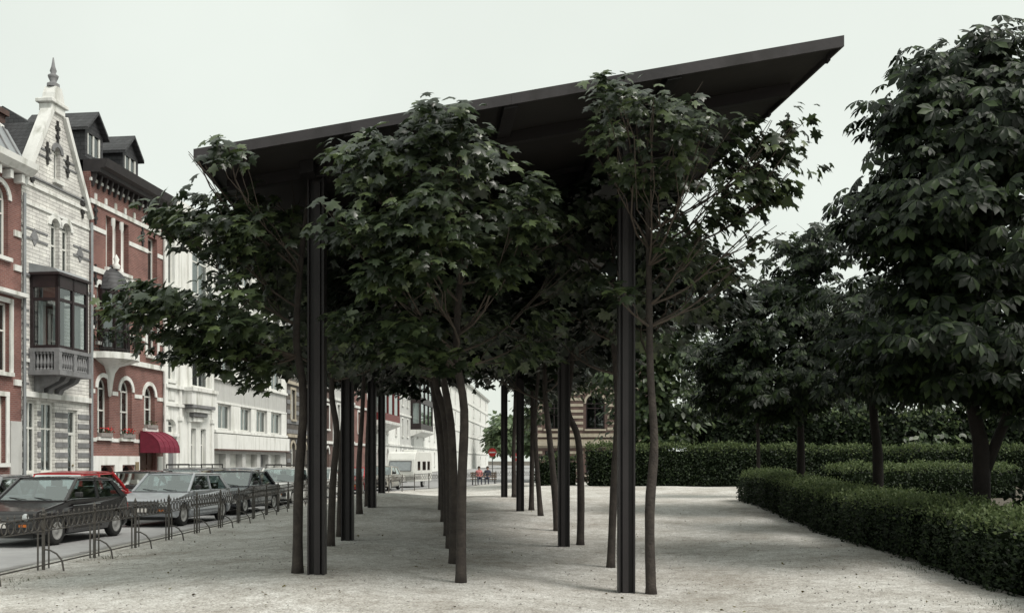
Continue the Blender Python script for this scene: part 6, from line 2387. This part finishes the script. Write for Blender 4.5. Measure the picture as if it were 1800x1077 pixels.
# ------------------------------------------------------------------ litter on the gravel
def litter():
    N = 700
    d = 6 + 22 * RNG.uniform(0, 1, N) ** 1.4
    x = RNG.uniform(-0.62, 0.62, N) * d
    keep = (x > -6.8) & (x < 6.0)
    d, x = d[keep], x[keep]
    n = len(d)
    pos = np.array([(x[i], d[i], GZ(x[i], d[i]) + 0.02) for i in range(n)])
    nr = RNG.normal(0, 0.35, (n, 3))
    nr[:, 2] += 1
    tag(obj('fallen_leaves', leaf_mesh('fallen_leaves', pos, frames(nr, RNG.normal(0, 1, (n, 3)) * [1, 1, 0.1]), RNG.uniform(0.018, 0.055, n), 'maple_far', 'fallen_leaf'), None), 'small dry leaves scattered over the pale gravel', 'leaf litter', kind='stuff')
    # loose stones
    N = 5200
    d = 5.5 + 14 * RNG.uniform(0, 1, N) ** 1.5
    x = RNG.uniform(-0.56, 0.56, N) * d
    keep = (x > -6.8) & (x < 6.2)
    d, x = d[keep], x[keep]
    n = len(d)
    V = np.array([(1, 0, 0), (-1, 0, 0), (0, 1, 0), (0, -1, 0), (0, 0, 0.7), (0, 0, -0.7)], float)
    TEMPL['stone'] = (V, np.array([(0, 2, 4), (2, 1, 4), (1, 3, 4), (3, 0, 4), (2, 0, 5), (1, 2, 5), (3, 1, 5), (0, 3, 5)]))
    pos = np.array([(x[i], d[i], GZ(x[i], d[i]) + 0.004) for i in range(n)])
    nr = RNG.normal(0, 0.25, (n, 3))
    nr[:, 2] += 1
    tag(obj('loose_stones', leaf_mesh('loose_stones', pos, frames(nr, RNG.normal(0, 1, (n, 3))), 0.006 + 0.012 * RNG.uniform(0, 1, n) ** 3, 'stone', 'pebble'), None), 'tiny loose pebbles lying on the gravel', 'pebbles', kind='stuff')


pm('pebble', (0.40, 0.39, 0.37), (0.24, 0.225, 0.205), 3.0, 0.9, island=0.45)
litter()

# a tuft or two of grass at the fence foot and by the hedge
N = 900
gx, gy = [], []
for cx_, cy_, r_ in ((-6.75, 11.5, 0.5), (-6.85, 13.2, 0.45), (-4.2, 7.9, 0.35), (-3.6, 7.75, 0.22), (5.55, 11.2, 0.4), (6.05, 14.5, 0.3), (-6.9, 16.5, 0.4)):
    k = N // 7
    gx.append(RNG.normal(cx_, r_ * 0.5, k))
    gy.append(RNG.normal(cy_, r_ * 0.9, k))
gx, gy = np.concatenate(gx), np.concatenate(gy)
pos = np.array([(a, b_, GZ(a, b_) - 0.005) for a, b_ in zip(gx, gy)])
tips = RNG.normal(0, 0.5, (len(gx), 3))
tips[:, 2] = 1.0
TEMPL['blade'] = (np.array([(-0.09, 0, 0), (0.09, 0, 0), (0.05, 0.55, 0.05), (0, 1, 0.2)], float), np.array([(0, 1, 2), (0, 2, 3)]))
tag(obj('grass_tufts', leaf_mesh('grass_tufts', pos, frames(RNG.normal(0, 1, (len(gx), 3)), tips), RNG.uniform(0.02, 0.06, len(gx)), 'blade', 'linden_leaf'), None), 'sparse weeds sprouting along the fence foot and hedge edge', 'weeds', kind='stuff')
